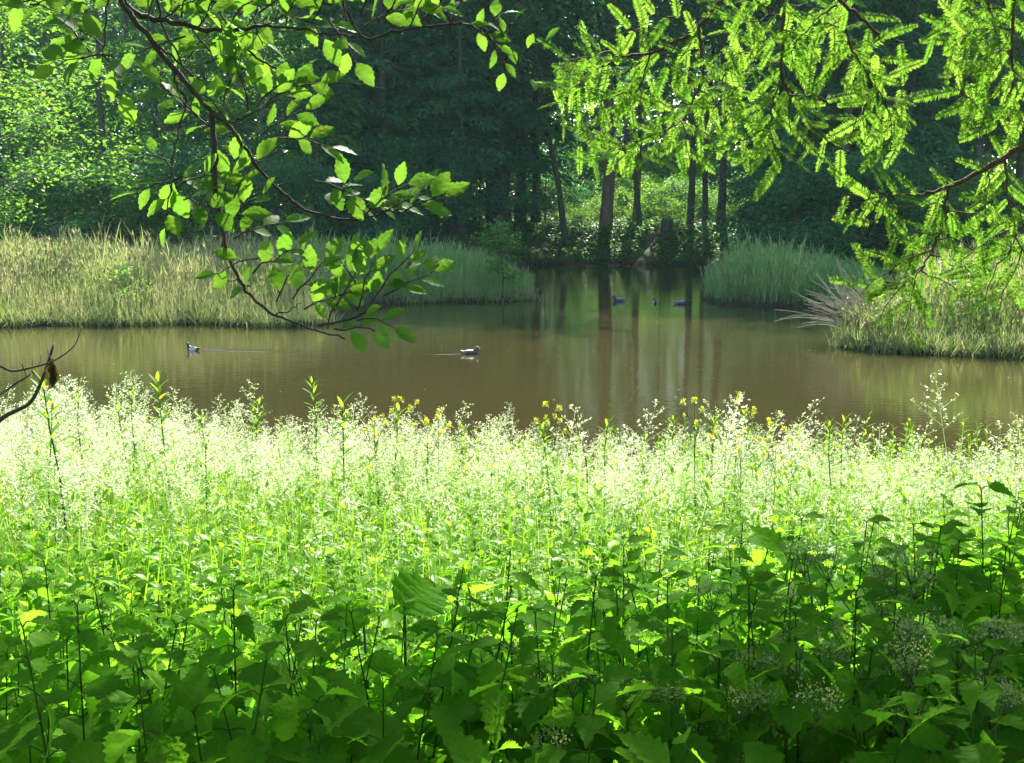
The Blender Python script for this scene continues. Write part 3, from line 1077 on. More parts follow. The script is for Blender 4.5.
# blades
mb = MB()
TB = [blade(rng.uniform(.45, .75), rng.uniform(.005, .011), 4, rng.uniform(.1, .75), rng.uniform(.05, .35)) for i in range(8)]
grow(mb, TB, 23000, 3.3, 11.9, .16, .65, 1.15, .45, None, hmeadow)
TW = [blade(rng.uniform(.6, .9), rng.uniform(.012, .018), 7, rng.uniform(.5, 1.0), .12) for i in range(4)]
grow(mb, TW, 900, 3.0, 6.5, .12, .8, 1.1, .25, lambda x, y: .2 + .8 * (x > .8))
tag(mb.build('meadow_grass', M['grass']), 'tall sunlit grass blades of the bank meadow', None, None, 'stuff')


# flowering grass heads
def panicle(h, nb, spread, sp_len):
    p = []
    q = [np.array([.05 * h * t ** 2, 0, h * t]) for t in (0, .3, .6, .8, 1)]
    for a, b in zip(q[:-1], q[1:]):
        p.append((strip(a, b, .0028), I3, (0, 0, 0), -.25))
    sk = (RHOMB[0] * np.array([.0075, .0155, .007]), RHOMB[1], RHOMB[2])
    for i in range(nb):
        t = .72 + .28 * i / nb
        a = i * 2.4 + rng.uniform(-.4, .4)
        L = spread * (1 - (t - .72) / .3) * rng.uniform(.7, 1.2) + .02
        p0 = np.array([.05 * h * t * t, 0, h * t])
        d = np.array([math.cos(a), math.sin(a), rng.uniform(.35, .9)])
        p1 = p0 + d * L
        p.append((strip(p0, p1, .0016), I3, (0, 0, 0), -.1))
        m = int(4 + L * sp_len)
        for k in range(m):
            pos = p0 + d * L * rng.uniform(.25, 1.05) + rng.normal(0, .007, 3)
            p.append((sk, frames(rand_dirs(1, -.3, 1.3), np.array([rng.normal(), rng.normal(), .5]))[0] * rng.uniform(.8, 1.3), pos, rng.uniform(-.1, .3)))
    return merge(p)


mb = MB()
TP = [panicle(.92, 13, .10, 70) for i in range(3)] + [panicle(.85, 14, .06, 90) for i in range(2)] + [panicle(1.02, 14, .13, 62)]
grow(mb, TP, 3700, 4.2, 11.8, .16, .7, 1.12, .55, lambda x, y: np.clip(sstep(4.4, 8.6, y) * (.75 + .95 * vnoise(x, y, .75, 4) + .4 * vnoise(x, y, .3, 9)), 0.04, 1), hmeadow)
grow(mb, TP, 260, 6.5, 11.6, .2, 1.12, 1.42, .6, None, hmeadow)
tag(mb.build('flowering_grass', M['panicle']), 'pale flowering grass heads shimmering over the meadow', None, None, 'stuff')


# leafy herbs between the grass
def herb(h, n, L, Wd, el0=.9, el1=.2):
    p = [(strip((0, 0, 0), (0, 0, h), .006), I3, (0, 0, 0), -.2), (strip((0, 0, 0), (0, 0, h), .006), rotz(np.array(1.57)), (0, 0, 0), -.2)]
    lf = leaf(1, Wd / L, 4, .38, .2, .25)
    for i in range(n):
        t = .12 + .88 * (i + .5) / n
        a = i * 2.4
        e = el1 + (el0 - el1) * t ** 2
        d = np.array([[math.cos(a) * math.cos(e), math.sin(a) * math.cos(e), math.sin(e)]])
        p.append((lf, frames(d, np.array([0, 0, 1.0]))[0] * L * rng.uniform(.7, 1.1) * (1 - .45 * t ** 3), (0, 0, h * t), rng.uniform(-.15, .15)))
    return merge(p)


mb = MB()
TH = [herb(.62, 14, .085, .03), herb(.5, 12, .085, .042), herb(.72, 20, .10, .024), herb(.45, 10, .09, .06, .5, 0), herb(.66, 12, .10, .052, .7, 0)]
grow(mb, TH, 9000, 2.9, 11.2, .12, .75, 1.25, .5, lambda x, y: np.clip(1.2 - .105 * y + .35 * vnoise(x, y, .6, 8), .12, 1))
tag(mb.build('meadow_herbs', M['herb']), 'lime green leafy herbs growing through the meadow grass', None, None, 'stuff')


# broad toothed leaves glowing in the sun in front of the grass
def broad_herb(h, n, L, Wd):
    p = [(strip((0, 0, 0), (0, 0, h), .005), I3, (0, 0, 0), -.2)]
    for i in range(n):
        t = .2 + .8 * (i + .5) / n
        a = i * 1.57 + rng.normal(0, .35)
        e = -.6 + 1.1 * t ** 2 + rng.normal(0, .3)
        d = np.array([[math.cos(a) * math.cos(e), math.sin(a) * math.cos(e), math.sin(e)]])
        up = np.array([rng.normal(0, .4), rng.normal(0, .4), 1.0])
        lf = leaf(1, Wd / L, 8, .3, .22, rng.uniform(.15, .45), .15, 1.2, .012)
        p.append((lf, frames(d, up)[0] * L * rng.uniform(.7, 1.1) * (1 - .4 * t ** 4), (0, 0, h * t), rng.uniform(-.2, .2)))
    return merge(p)


mb = MB()
TS = [broad_herb(.72, 14, .11, .055), broad_herb(.62, 12, .12, .062), broad_herb(.8, 16, .10, .045), broad_herb(.55, 10, .13, .075)]
grow(mb, TS, 1500, 2.5, 5.2, .12, .7, 1.1, .55, lambda x, y: np.clip(1.5 - .24 * y + .45 * vnoise(x, y, .5, 11), 0, 1))
tag(mb.build('sunlit_undergrowth', M['nettle']), 'broad toothed leaves glowing in the sun between nettles and grass', None, None, 'stuff')


# ------------------------------------------------------------------ single plants
def nettle(h, pairs, Lmax, Wr=.55, seed=0):
    sb, lb = MB(), MB()
    lean = rng.normal(0, .07, 2)
    tt = np.linspace(0, 1, 7)
    sp = np.stack([lean[0] * h * tt ** 2, lean[1] * h * tt ** 2, h * tt], -1)
    sb.tube(sp, np.linspace(.0034, .0014, 7), 5)
    T = [leaf(1, Wr, 14, .26, .22, rng.uniform(.15, .5), .17, 1.25, .014) for _ in range(4)]
    a0 = rng.uniform(0, TAU)
    for k in range(pairs):
        t = .22 + .78 * (k / (pairs - 1)) ** .8
        p = np.array([np.interp(t, tt, sp[:, i]) for i in range(3)])
        g = k / (pairs - 1)
        L = Lmax * (.8 + .35 * math.sin(math.pi * min(g * 1.1, 1))) * (1 if g < .8 else 1 - (g - .8) * 2.4)
        for s in (0, math.pi):
            a = a0 + k * math.pi / 2 + s + rng.normal(0, .3)
            e = -.8 + 1.15 * g ** 1.5 + rng.normal(0, .32)
            d = np.array([math.cos(a) * math.cos(e), math.sin(a) * math.cos(e), math.sin(e)])
            pe = p + nrm(d + [0, 0, .45]) * L * .28
            sb.tube([p, (p + pe) / 2 + [0, 0, .004], pe], [.0014, .0011, .0009], 4, cap=False)
            d2 = nrm(d + [0, 0, -.2])
            up = np.array([rng.normal(0, .4), rng.normal(0, .4), 1.0])
            lb.scatter(T[rng.integers(0, 4)], frames(d2[None], up) * L * rng.uniform(.85, 1.15), pe[None], np.array([rng.uniform(.05, .85)]))
    return sb.mesh('stem', M['nettle_stem']), lb.mesh('leaves', M['nettle'])


NET = [nettle(.98, 12, .125, .54), nettle(.92, 11, .138, .6), nettle(1.02, 13, .118, .5), nettle(.86, 11, .142, .62), nettle(.95, 12, .128, .52)]
proto = []
for me in NET:
    o = empty('nettle', (0, 0, 0), 0, 'broad leaved nettle in the shaded bank of nettles at the front', 'nettle', 'shaded nettles along the front')
    link('stem', me[0], o)
    link('leaves', me[1], o)
    proto.append([o, False])


def edge_shade(x):
    """how far the shade of the overhanging tree reaches over the plants (at plant-top height)"""
    return np.interp(x, [-2.5, -1.3, -.95, -.75, -.45, -.2, .1, .6, 1.0, 1.6, 2.6], [2.2, 2.15, 2.05, 1.85, 1.85, 2.05, 2.0, 2.25, 2.6, 3.0, 3.2])


LIT_LAB = 'young nettle standing in the sun at the edge of the meadow'
cnt = 0
pts = []
tries = 0
while len(pts) < 285 and tries < 20000:
    tries += 1
    y = math.sqrt(random.uniform(1.75 ** 2, 4.3 ** 2))
    x = random.uniform(-1, 1) * (y * .475 + .25)
    e = float(edge_shade(x))
    if y > e + 1.15:
        continue
    if y > e + .4 and (random.random() < .55 or vnoise(x, y, .45, 3) < -.1):
        continue
    if any((x - a) ** 2 + (y - b) ** 2 < .095 ** 2 for a, b in pts):
        continue
    pts.append((x, y))
for x, y in pts:
    z = float(ground_z(x, y))
    e = float(edge_shade(x))
    # tops keep below the sight line to the lit meadow
    want = CAM_Z - (np.interp(512 + x / y * F, [0, 300, 420, 520, 700, 1024], [575, 585, 560, 560, 535, 500]) + random.uniform(-15, 130 if x < .5 else 60) + 25 * float(vnoise(x, y, .5, 6)) - 205) / F * y
    s = min(1.1, max(.5, (want - z) / .97))
    k = random.randrange(5)
    lab, grp = (None, None) if y < e + .45 else (LIT_LAB, 'sunlit nettles at the meadow edge')
    if not proto[k][1] and lab is None:
        o = proto[k][0]
        o.location, o.rotation_euler, o.scale = (x, y, z - .02), (0, 0, random.uniform(0, TAU)), (s, s, s)
        proto[k][1] = True
    else:
        dup(proto[k][0], (x, y, z - .02), random.uniform(0, TAU), s, lab, grp)

# the few plants that stand out of the nettles
def place_single(name, me, px, pytop, d, hmodel, label, cat, group=None, rz=None):
    p = at(px, pytop, d)
    z = float(ground_z(p[0], p[1]))
    o = empty(name, (p[0], p[1], z - .02), random.uniform(0, TAU) if rz is None else rz, label, cat, group)
    s = max(.3, (p[2] - z + .02) / hmodel)
    o.scale = (s, s, s)
    for nm, m in me:
        link(nm, m, o)
    return o


for px, py, d, k, lab in [(490, 548, 2.55, 2, 'tallest thin stemmed nettle in the middle of the front row'),
                          (765, 522, 3.0, 3, 'big nettle with wide spread leaves right of centre'),
                          (1003, 492, 2.9, 1, 'tall nettle at the right frame edge'),
                          (930, 535, 2.9, 4, 'nettle just left of the tall one at the right frame edge'),
                          (48, 548, 2.7, 0, 'nettle rising at the left frame edge'),
                          (122, 570, 2.6, 4, 'nettle with long stem second from the left frame edge'),
                          (612, 585, 2.6, 1, 'nettle with drooping top leaves just right of the middle')]:
    place_single('nettle', [('stem', NET[k][0]), ('leaves', NET[k][1])], px, py, d, (.98, .92, 1.02, .86, .95)[k], lab, 'nettle', 'nettles that stand out of the front row')

# butterbur like big leaf
sb, lb = MB(), MB()
bl = leaf(1, 1.05, 16, .45, .25, .2, .10, .62, .035)
for (dx, dy, hh, L, a, e) in [(0.02, 0, .80, .125, .9, .35), (-.07, .03, .76, .11, 2.8, .05), (.06, -.05, .68, .10, -.5, -.1), (-.03, -.06, .62, .10, 3.8, -.2)]:
    top = np.array([dx, dy, hh])
    sb.tube(curve((0, 0, 0), top, 6, .0, .006), np.linspace(.006, .003, 6), 6)
    d = np.array([[math.cos(a) * math.cos(e), math.sin(a) * math.cos(e), math.sin(e)]])
    lb.scatter(bl, frames(d, np.array([.1, -.75, .8])) * L, top[None] - d * L * .12, np.array([.45]))
place_single('butterbur', [('stem', sb.mesh('stem', M['stem'])), ('leaves', lb.mesh('leaves', M['nettle']))], 395, 600, 2.55, .82,
             'plant with very broad rounded leaves left of the middle front', 'butterbur', None, 0.0)


# cow parsley seed heads, lower right
def umbellifer(h):
    sb, ub = MB(), MB()
    def umb(p, d, R):
        for k in range(11):
            a = k * 2.4
            q = p + nrm(d + np.array([math.cos(a), math.sin(a), 0]) * (.25 + .55 * (k / 11) ** .5)) * R
            sb.tube([p, q], [.0007, .0005], 3, cap=False)
            m = 16
            dd = rand_dirs(m, -.2, 1.4)
            s = rng.uniform(.004, .008, m)
            ub.scatter(RHOMB, frames(dd, np.array([.3, .2, .7])) * np.stack([s * .45, s, s], -1)[:, None, :], q + dd * .006 + rng.normal(0, .006, (m, 3)), rng.uniform(0, 1, m))
    main = curve((0, 0, 0), (rng.normal(0, .05), rng.normal(0, .05), h), 7, 0, .01)
    sb.tube(main, np.linspace(.0038, .0016, 7), 5)
    umb(main[-1], np.array([0, 0, 1.0]), .06)
    for k in range(5):
        i = 3 + k % 3
        a = k * 2.2 + rng.uniform(0, 1)
        q = main[i] + np.array([math.cos(a) * .2, math.sin(a) * .2, .17 + .05 * rng.random()]) * rng.uniform(.7, 1.1)
        sb.tube(curve(main[i], q, 4, -.01), [.0018, .0015, .0012, .001], 4)
        umb(q, nrm(q - main[i]) * .4 + [0, 0, .8], .05)
    return [('stem', sb.mesh('stem', M['stem'])), ('umbel', ub.mesh('umbel', M['umbel']))]


UMB = [umbellifer(.9), umbellifer(.8), umbellifer(.95)]
for i, (px, py, d) in enumerate([(935, 585, 2.2), (845, 640, 2.1), (800, 662, 2.0), (730, 690, 2.0), (715, 668, 2.25), (760, 720, 1.9), (880, 575, 2.5), (960, 700, 1.9), (1000, 660, 2.1),
                                 (1015, 735, 1.85), (690, 725, 1.95), (575, 700, 2.0), (540, 720, 1.95), (820, 725, 1.9), (905, 735, 1.85)]):
    place_single('cow_parsley', UMB[i % 3], px, py, d, (.9, .8, .95)[i % 3], 'pale feathery cow parsley seed heads among the nettles at lower right', 'cow parsley', 'cow parsley gone to seed')


# leafy shoots and yellow flowers along the far rim of the meadow
def shoot(h, n, L, Wd):
    sb, lb = MB(), MB()
    sp = curve((0, 0, 0), (rng.normal(0, .04), rng.normal(0, .04), h), 6, 0, .008)
    sb.tube(sp, np.linspace(.007, .003, 6), 5)
    lf = leaf(1, Wd / L, 7, .4, .25, .2)
    for i in range(n):
        t = .2 + .8 * (i / (n - 1)) ** .8
        p = np.array([np.interp(t * 5, range(6), sp[:, j]) for j in range(3)])
        a, e = i * 2.4, .25 + .85 * t ** 4 + rng.normal(0, .1)
        d = np.array([[math.cos(a) * math.cos(e), math.sin(a) * math.cos(e), math.sin(e)]])
        lb.scatter(lf, frames(d, np.array([0, 0, 1.0])) * L * rng.uniform(.75, 1.05) * (1 - .35 * t ** 4), p[None], np.array([rng.uniform(.2, .8)]))
    return [('stem', sb.mesh('stem', M['stem'])), ('leaves', lb.mesh('leaves', M['herb']))]


SHO = [shoot(1.1, 44, .14, .026), shoot(1.15, 52, .12, .02), shoot(1.05, 34, .15, .036)]
for i, (px, py, d, lab) in enumerate([(62, 376, 6.5, 'leafy green shoot beside the bare dead branch at left'),
                                      (128, 392, 9.0, 'slender leafy shoot second from the left along the meadow rim'),
                                      (166, 380, 8.5, 'bushy leafy shoot near the left end of the meadow rim'),
                                      (250, 402, 8.8, 'leafy shoot standing below the hanging beech branch'),
                                      (318, 382, 8.0, 'tall willowy shoot rising left of the yellow flowers'),
                                      (388, 410, 8.2, 'leafy shoot directly left of the first yellow flowers'),
                                      (604, 422, 7.5, 'sturdy leafy shoot beside a bare brown stalk in the middle'),
                                      (676, 418, 8.4, 'leafy shoot just left of the tall right hand yellow flowers'),
                                      (793, 428, 8.0, 'short leafy shoot between yellow flowers and opposite leaved shoot'),
                                      (843, 418, 8.2, 'opposite leaved shoot standing clear against the water at right'),
                                      (1012, 480, 6.0, 'leafy shoot at the right end of the meadow')]):
    place_single('leafy_shoot', SHO[i % 3], px, py, d, (1.1, 1.15, 1.05)[i % 3], lab, 'wild plant', 'leafy shoots along the meadow rim')


for i in range(16):
    d = rng.uniform(6.8, 9.8)
    px = 20 + 62 * i + rng.uniform(-22, 22)
    place_single('leafy_shoot', SHO[i % 3], px, np.interp(px, [0, 340, 640, 740, 1024], [408, 425, 458, 430, 468]) - rng.uniform(-6, 20), d, (1.1, 1.15, 1.05)[i % 3],
                 'slender leafy weed poking just out of the pale grass along the meadow rim', 'wild plant', 'low leafy weeds along the meadow rim')


def mustard(h):
    sb, fbs, lb = MB(), [], MB()
    lf = leaf(1, .3, 4, .4, .2, .3)
    def spike(p, top, r):
        pts_ = curve(p, top, 6, 0, .004)
        sb.tube(pts_, np.linspace(r, r * .4, 6), 4)
        n = 16
        for k in range(n):                                   # seed pods below the flowers
            t = .35 + .5 * k / n
            q = np.array([np.interp(t * 5, range(6), pts_[:, j]) for j in range(3)])
            a = k * 2.4
            sb.tube([q, q + np.array([math.cos(a) * .02, math.sin(a) * .02, .022])], [.0012, .0006], 3)
        m = 26
        c = pts_[-1]
        pos = c + np.clip(rng.normal(0, 1, (m, 3)), -1.3, 1.3) * [.008, .008, .010]
        dd = nrm(pos - c + [0, 0, .006])
        s = rng.uniform(.009, .014, m)
        fb = MB()
        fbs.append(fb)
        fb.tube([c - [0, 0, .012], c, c + [0, 0, .010]], [.006, .009, .005], 6)
        fb.scatter(RHOMB, frames(dd, np.array([.4, .3, .6])) * np.stack([s * .8, s, s], -1)[:, None, :], pos, rng.uniform(0, 1, m))
    top = np.array([rng.normal(0, .03), rng.normal(0, .03), h])
    spike(np.zeros(3), top, .004)
    for k in range(3):
        a = k * 2.1 + rng.uniform(0, 1)
        p0 = top * (.62 + .1 * k)
        spike(p0, p0 + np.array([math.cos(a) * .09, math.sin(a) * .09, h * (.26 - .05 * k)]), .0025)
    for k in range(9):
        a, t = k * 2.4, .15 + .06 * k
        lb.scatter(lf, frames(np.array([[math.cos(a), math.sin(a), .5]]), np.array([0, 0, 1.0])) * .10, (top * t)[None], np.array([.5]))
    return [('stem', sb.mesh('stem', M['stem'])), ('leaves', lb.mesh('leaves', M['herb'])), *[('flower_cluster', fb.mesh('flower_cluster', M['yellow'])) for fb in fbs]]


MUS = [mustard(1.0), mustard(1.05), mustard(.95)]
YL = ['yellow flowered mustard plant in the cluster left of centre on the meadow rim', 'one of two yellow flower spikes standing against the water near the middle',
      'yellow flowered mustard plant in the cluster right of centre on the meadow rim']
for i, (px, py, d, k) in enumerate([(398, 405, 8.3, 0), (412, 409, 8.6, 0), (436, 418, 8.2, 0), (424, 430, 7.6, 0), (375, 428, 7.9, 0), (541, 412, 8.0, 1), (555, 424, 8.2, 1), (642, 462, 7.4, 2),
                                    (700, 408, 8.0, 2), (737, 402, 8.1, 2), (757, 416, 7.8, 2), (766, 432, 7.5, 2), (727, 432, 7.7, 2), (795, 446, 7.3, 2), (776, 452, 7.2, 2), (712, 440, 7.5, 2),
                                    (745, 445, 7.2, 2)]):
    place_single('mustard_plant', MUS[i % 3], px, py - 7, d, (1.0, 1.05, .95)[i % 3], YL[k], 'wildflower', ('left yellow flowers', 'middle yellow flowers', 'right yellow flowers')[k])

# dead branch standing at the left edge
mb = MB()
D = 3.0
def pp(lst, d=D):
    return smooth_path([at(x, y, d + k * .02) for k, (x, y) in enumerate(lst)], 4)
mb.tube(pp([(-75, 520), (-40, 455), (0, 420), (15, 411), (30, 403), (40, 385), (47, 366), (52, 350), (54, 343)]), np.linspace(.008, .003, 33), 7)
mb.tube(pp([(-30, 352), (0, 366), (12, 371), (30, 368), (48, 363), (62, 356), (74, 346), (79, 335), (82, 326)]), np.linspace(.0042, .001, 33), 6)
mb.tube(pp([(-30, 405), (0, 394), (15, 384), (28, 376), (32, 370), (32, 358)]), np.linspace(.004, .0012, 21), 5)
mb.tube(pp([(32, 371), (36, 377), (41, 382)]), np.linspace(.002, .001, 9), 4)
mb.tube(pp([(37, 366), (40, 362), (41, 355)]), np.linspace(.002, .001, 9), 4)
mb.tube(pp([(22, 364), (25, 372), (26, 378)]), np.linspace(.002, .001, 9), 4)
mb.tube(pp([(52, 362), (49, 355), (48, 349)]), np.linspace(.003, .0015, 9), 4)
mb.tube(pp([(0, 394), (8, 392), (5, 397)]), np.linspace(.002, .001, 9), 4)
db = empty('dead_branch', at(-75, 520, D), 0, 'bare dark dead branch with a shrivelled leaf at the left edge', 'dead branch')
def world_child(o, par):
    o.parent = par
    o.location = -par.location
o = mb.build('twigs', M['twig']); world_child(o, db)
mb = MB()
for a, b, L in (((53, 358), (53, 392), .085), ((52, 362), (57, 385), .055), ((54, 366), (50, 390), .07)):
    p, q = at(*a, D), at(*b, D)
    mb.scatter(leaf(1, .42, 8, .4, .9, .1, .1, 1, .05), frames((q - p)[None], np.array([rng.normal(), -1, .2])) * L, p[None], np.array([.5]))
o = mb.build('shrivelled_leaf', M['dead_leaf']); world_child(o, db)

# bare brown stalk and a tall thin one
mb = MB()
p0 = at(587, 470, 7.4)
g = float(ground_z(p0[0], p0[1]))
mb.tube(smooth_path([(p0[0], p0[1], g), p0, at(578, 430, 7.4), at(576, 413, 7.4), at(579, 404, 7.4)], 4), np.linspace(.006, .003, 17), 5)
tag(mb.build('dry_stalk', M['twig_red']), 'bare brown dry stalk standing against the water near the middle', 'stalk')


# ------------------------------------------------------------------ the overhanging beech (left)
BT = [leaf(1, .58, 12, .45, .2, .16, .08, .95, .014), leaf(1, .63, 12, .44, .12, .28, .08, .9, .018), leaf(1, .52, 12, .46, .3, .1, .08, 1.0, .012), leaf(1, .60, 12, .44, .25, -.1, .08, .95, .02)]
beech = empty('beech_tree', (-2.3, -1.2, float(ground_z(-2.3, -1.2))), 0, 'beech whose leafy twigs hang into the upper left of the view', 'tree')


def child_world(mb_, name, mat, par):
    o_ = mb_.build(name, mat)
    o_.parent = par
    o_.location = -par.location if par.parent is None else (0, 0, 0)
    return o_


mb = MB()
tr = np.array([(-2.3, -1.2, 1.2), (-2.28, -1.2, 2.2), (-2.2, -1.15, 4), (-2.15, -1.0, 6), (-2.0, -.8, 8.5), (-1.9, -.6, 11)])
mb.tube(tr, [.4, .3, .26, .22, .16, .08], 12)
boughs = []
for p0, p1 in (((-2.2, -1.1, 4.2), (-1.15, 2.3, 4.35)), ((-2.15, -1.0, 5.5), (.6, 5.5, 7.0)), ((-2.1, -.9, 6.5), (-1.8, 7, 8)), ((-2.0, -.8, 7.6), (2.2, 7, 9)), ((-2.0, -.8, 8.2), (0, 9, 10))):
    c = curve(p0, p1, 9, .25, .05)
    mb.tube(c, np.linspace(.09, .02, 9), 7)
    boughs.append(c)
child_world(mb, 'trunk', M['bark_grey'], beech)

# crown overhead, unseen: leaves set along the sun line to shade the front plants
mb = MB()
S3 = np.array(SUN) / SUN[2]
nc, per = 430, 26
tx = rng.uniform(-2.6, 3.2, nc)
e = edge_shade(tx)
lo = 1.55
ty = lo + (e - lo) * rng.uniform(0, 1, nc)
keep = (vnoise(tx, ty, .28, 4) > -.5 + .45 * (ty > e - .3))
tx, ty = tx[keep], ty[keep]
hh = rng.uniform(2.7, 7.0, len(tx))
cen = np.stack([tx, ty, np.full(len(tx), 2.1)], -1) + S3 * hh[:, None]
ci = np.repeat(np.arange(len(cen)), per)
n = len(ci)
pos = cen[ci] + rng.normal(0, 1, (n, 3)) * [.13, .13, .05]
s = .085 * rng.uniform(.7, 1.2, n)
mb.scatter(RHOMB, frames(rand_dirs(n, -.4, .3), np.stack([rng.normal(0, .4, n), rng.normal(.3, .4, n), np.ones(n)], -1)) * np.stack([s * .65, s, s], -1)[:, None, :], pos, rng.uniform(0, 1, n))
n = 26000                                                  # crown round the trunk, unseen, enlarged to block sky light from behind
pos = np.stack([rng.normal(-1.2, 2.6, n), rng.normal(-3.0, 1.7, n), rng.normal(6.5, 2.4, n)], -1)
pos = pos[(pos[:, 2] > 3.4) & (pos[:, 1] < -.6 + .3 * (pos[:, 2] - 4))]; n = len(pos)
s = .2 * rng.uniform(.7, 1.2, n)
mb.scatter(RHOMB, frames(rand_dirs(n, -.4, .3), np.array([.1, .2, 1.0])) * np.stack([s * .65, s, s], -1)[:, None, :], pos, rng.uniform(0, 1, n))
child_world(mb, 'crown', M['beech'], beech)


def leafy_branch(par, paths, clusters, base_d):
    """paths: (pixel polyline, r0, r1, d0, d1); clusters: (px, py, d, angle in the picture in degrees, n)"""
    wb, lb = MB(), MB()
    for pts_, r0, r1, d0, d1 in paths:
        k = len(pts_)
        P_ = smooth_path([at(x, y, d0 + (d1 - d0) * i / max(1, k - 1)) for i, (x, y) in enumerate(pts_)], 5)
        P_ += rng.normal(0, .0016, P_.shape)
        wb.tube(P_, np.linspace(r0, r1, len(P_)), 7)
    for px, py, d, ang, nlf, *sz in clusters:
        s0 = (sz[0] if sz else .078) * .76
        nlf = nlf + (0 if nlf > 3 else 0)
        o0 = at(px, py, d)
        a = math.radians(ang)
        dirv = nrm(np.array([math.cos(a), rng.normal(0, .35), math.sin(a)]))
        side = nrm(np.cross(dirv, [0, 1, 0]))
        Lt = .0135 * nlf + .016
        tw = curve(o0 - dirv * Lt * .3, o0 + dirv * Lt, 5, .006, .003)
        wb.tube(tw, np.linspace(.0022, .001, 5), 5)
        sg = 1
        for i in range(nlf):
            t = .15 + .85 * i / max(1, nlf - 1) if nlf > 1 else 1
            p = np.array([np.interp(t * 4, range(5), tw[:, j]) for j in range(3)])
            spread = .8 * (1 - .75 * (t > .97))
            dl = nrm(dirv + sg * side * spread * rng.uniform(.7, 1.2) + np.array([0, rng.normal(0, .45), rng.normal(-.05, .15)]))
            sg = -sg
            up = nrm(np.array([rng.normal(0, .35), -rng.uniform(.2, 1.1), rng.uniform(.35, 1.0)]))
            L = s0 * rng.uniform(.78, 1.12)
            wb.tube([p, p + dl * .009], [.0009, .0008], 4, cap=False)
            lb.scatter(BT[rng.integers(0, 4)], frames(dl[None], up) * L, (p + dl * .009)[None], np.array([np.clip(rng.normal(.5, .25), 0, 1)]))
    b_ = child_world(wb, 'branch', M['twig'], par)
    l_ = lb.build('leaves', M['beech'])
    l_.parent = b_
    return b_


start1 = [(40, -150), (85, -60)]
leafy_branch(beech, [
    (start1 + [(120, 0), (140, 27), (165, 57), (190, 87), (212, 112), (228, 124), (243, 145), (262, 172), (283, 193), (306, 209), (332, 218), (360, 219), (385, 212), (402, 209)], .0068, .0018, 2.35, 2.45),
    ([(212, 110), (215, 150), (217, 190), (222, 228), (231, 262), (247, 291), (274, 315), (308, 327), (345, 338)], .0065, .0018, 2.40, 2.35),
    ([(213, 112), (212, 150), (214, 190), (219, 215)], .0045, .003, 2.42, 2.42),
    ([(175, 66), (176, 85), (186, 100), (178, 130), (172, 165), (170, 195)], .003, .001, 2.38, 2.38),
    ([(110, -30), (107, 10), (104, 40), (102, 62)], .003, .001, 2.3, 2.3),
    ([(222, 232), (223, 250), (230, 258), (236, 255)], .002, .001, 2.4, 2.4),
    ([(318, 326), (345, 320), (370, 312), (388, 305), (393, 298)], .003, .001, 2.36, 2.36),
    ([(274, 315), (290, 310), (300, 303)], .002, .001, 2.36, 2.38),
    ([(226, 123), (245, 118), (262, 108), (280, 98)], .0025, .001, 2.4, 2.4),
    ([(150, 38), (175, 60), (190, 72), (200, 80)], .003, .001, 2.37, 2.4)],
    [(200, 215, 2.4, 80, 4), (222, 200, 2.4, 70, 5, .07), (232, 222, 2.4, 40, 5), (245, 235, 2.38, 20, 5), (238, 190, 2.42, 60, 4), (250, 262, 2.36, 200, 4, .066), (262, 268, 2.36, 30, 5, .07),
     (245, 285, 2.36, 170, 2, .06), (282, 292, 2.36, 60, 5, .07), (300, 290, 2.36, 50, 5, .075), (315, 305, 2.34, 20, 5, .075), (330, 318, 2.35, 80, 5, .07), (345, 330, 2.35, -10, 5, .07),
     (340, 300, 2.35, 60, 6), (362, 298, 2.36, 70, 6), (380, 292, 2.36, 50, 7, .072), (395, 290, 2.36, 25, 6, .072), (365, 322, 2.36, -5, 4), (355, 285, 2.38, 120, 4),
     (170, 192, 2.38, -100, 4), (172, 180, 2.38, 200, 4), (185, 185, 2.38, 20, 4), (165, 165, 2.4, 150, 3, .06), (192, 200, 2.38, -20, 4),
     (100, 58, 2.3, 190, 5), (108, 62, 2.3, -60, 4), (95, 42, 2.32, 150, 3), (84, 44, 2.32, 130, 4), (78, 42, 2.32, 200, 3),
     (265, 100, 2.42, 40, 5), (280, 96, 2.42, 20, 5), (270, 130, 2.44, 30, 5), (290, 140, 2.44, -10, 5), (325, 185, 2.44, -20, 5), 
     (335, 208, 2.44, 60, 4), (352, 210, 2.44, 10, 5), (372, 210, 2.44, 35, 6), (392, 208, 2.44, 25, 6, .085), (412, 209, 2.44, 20, 4, .088),
     (250, 160, 2.44, 170, 4, .06), (232, 130, 2.44, 120, 5), (205, 125, 2.4, 150, 5), (190, 110, 2.4, 140, 4), (245, 100, 2.45, 100, 5, .07), (225, 95, 2.45, 80, 5)], 2.4)
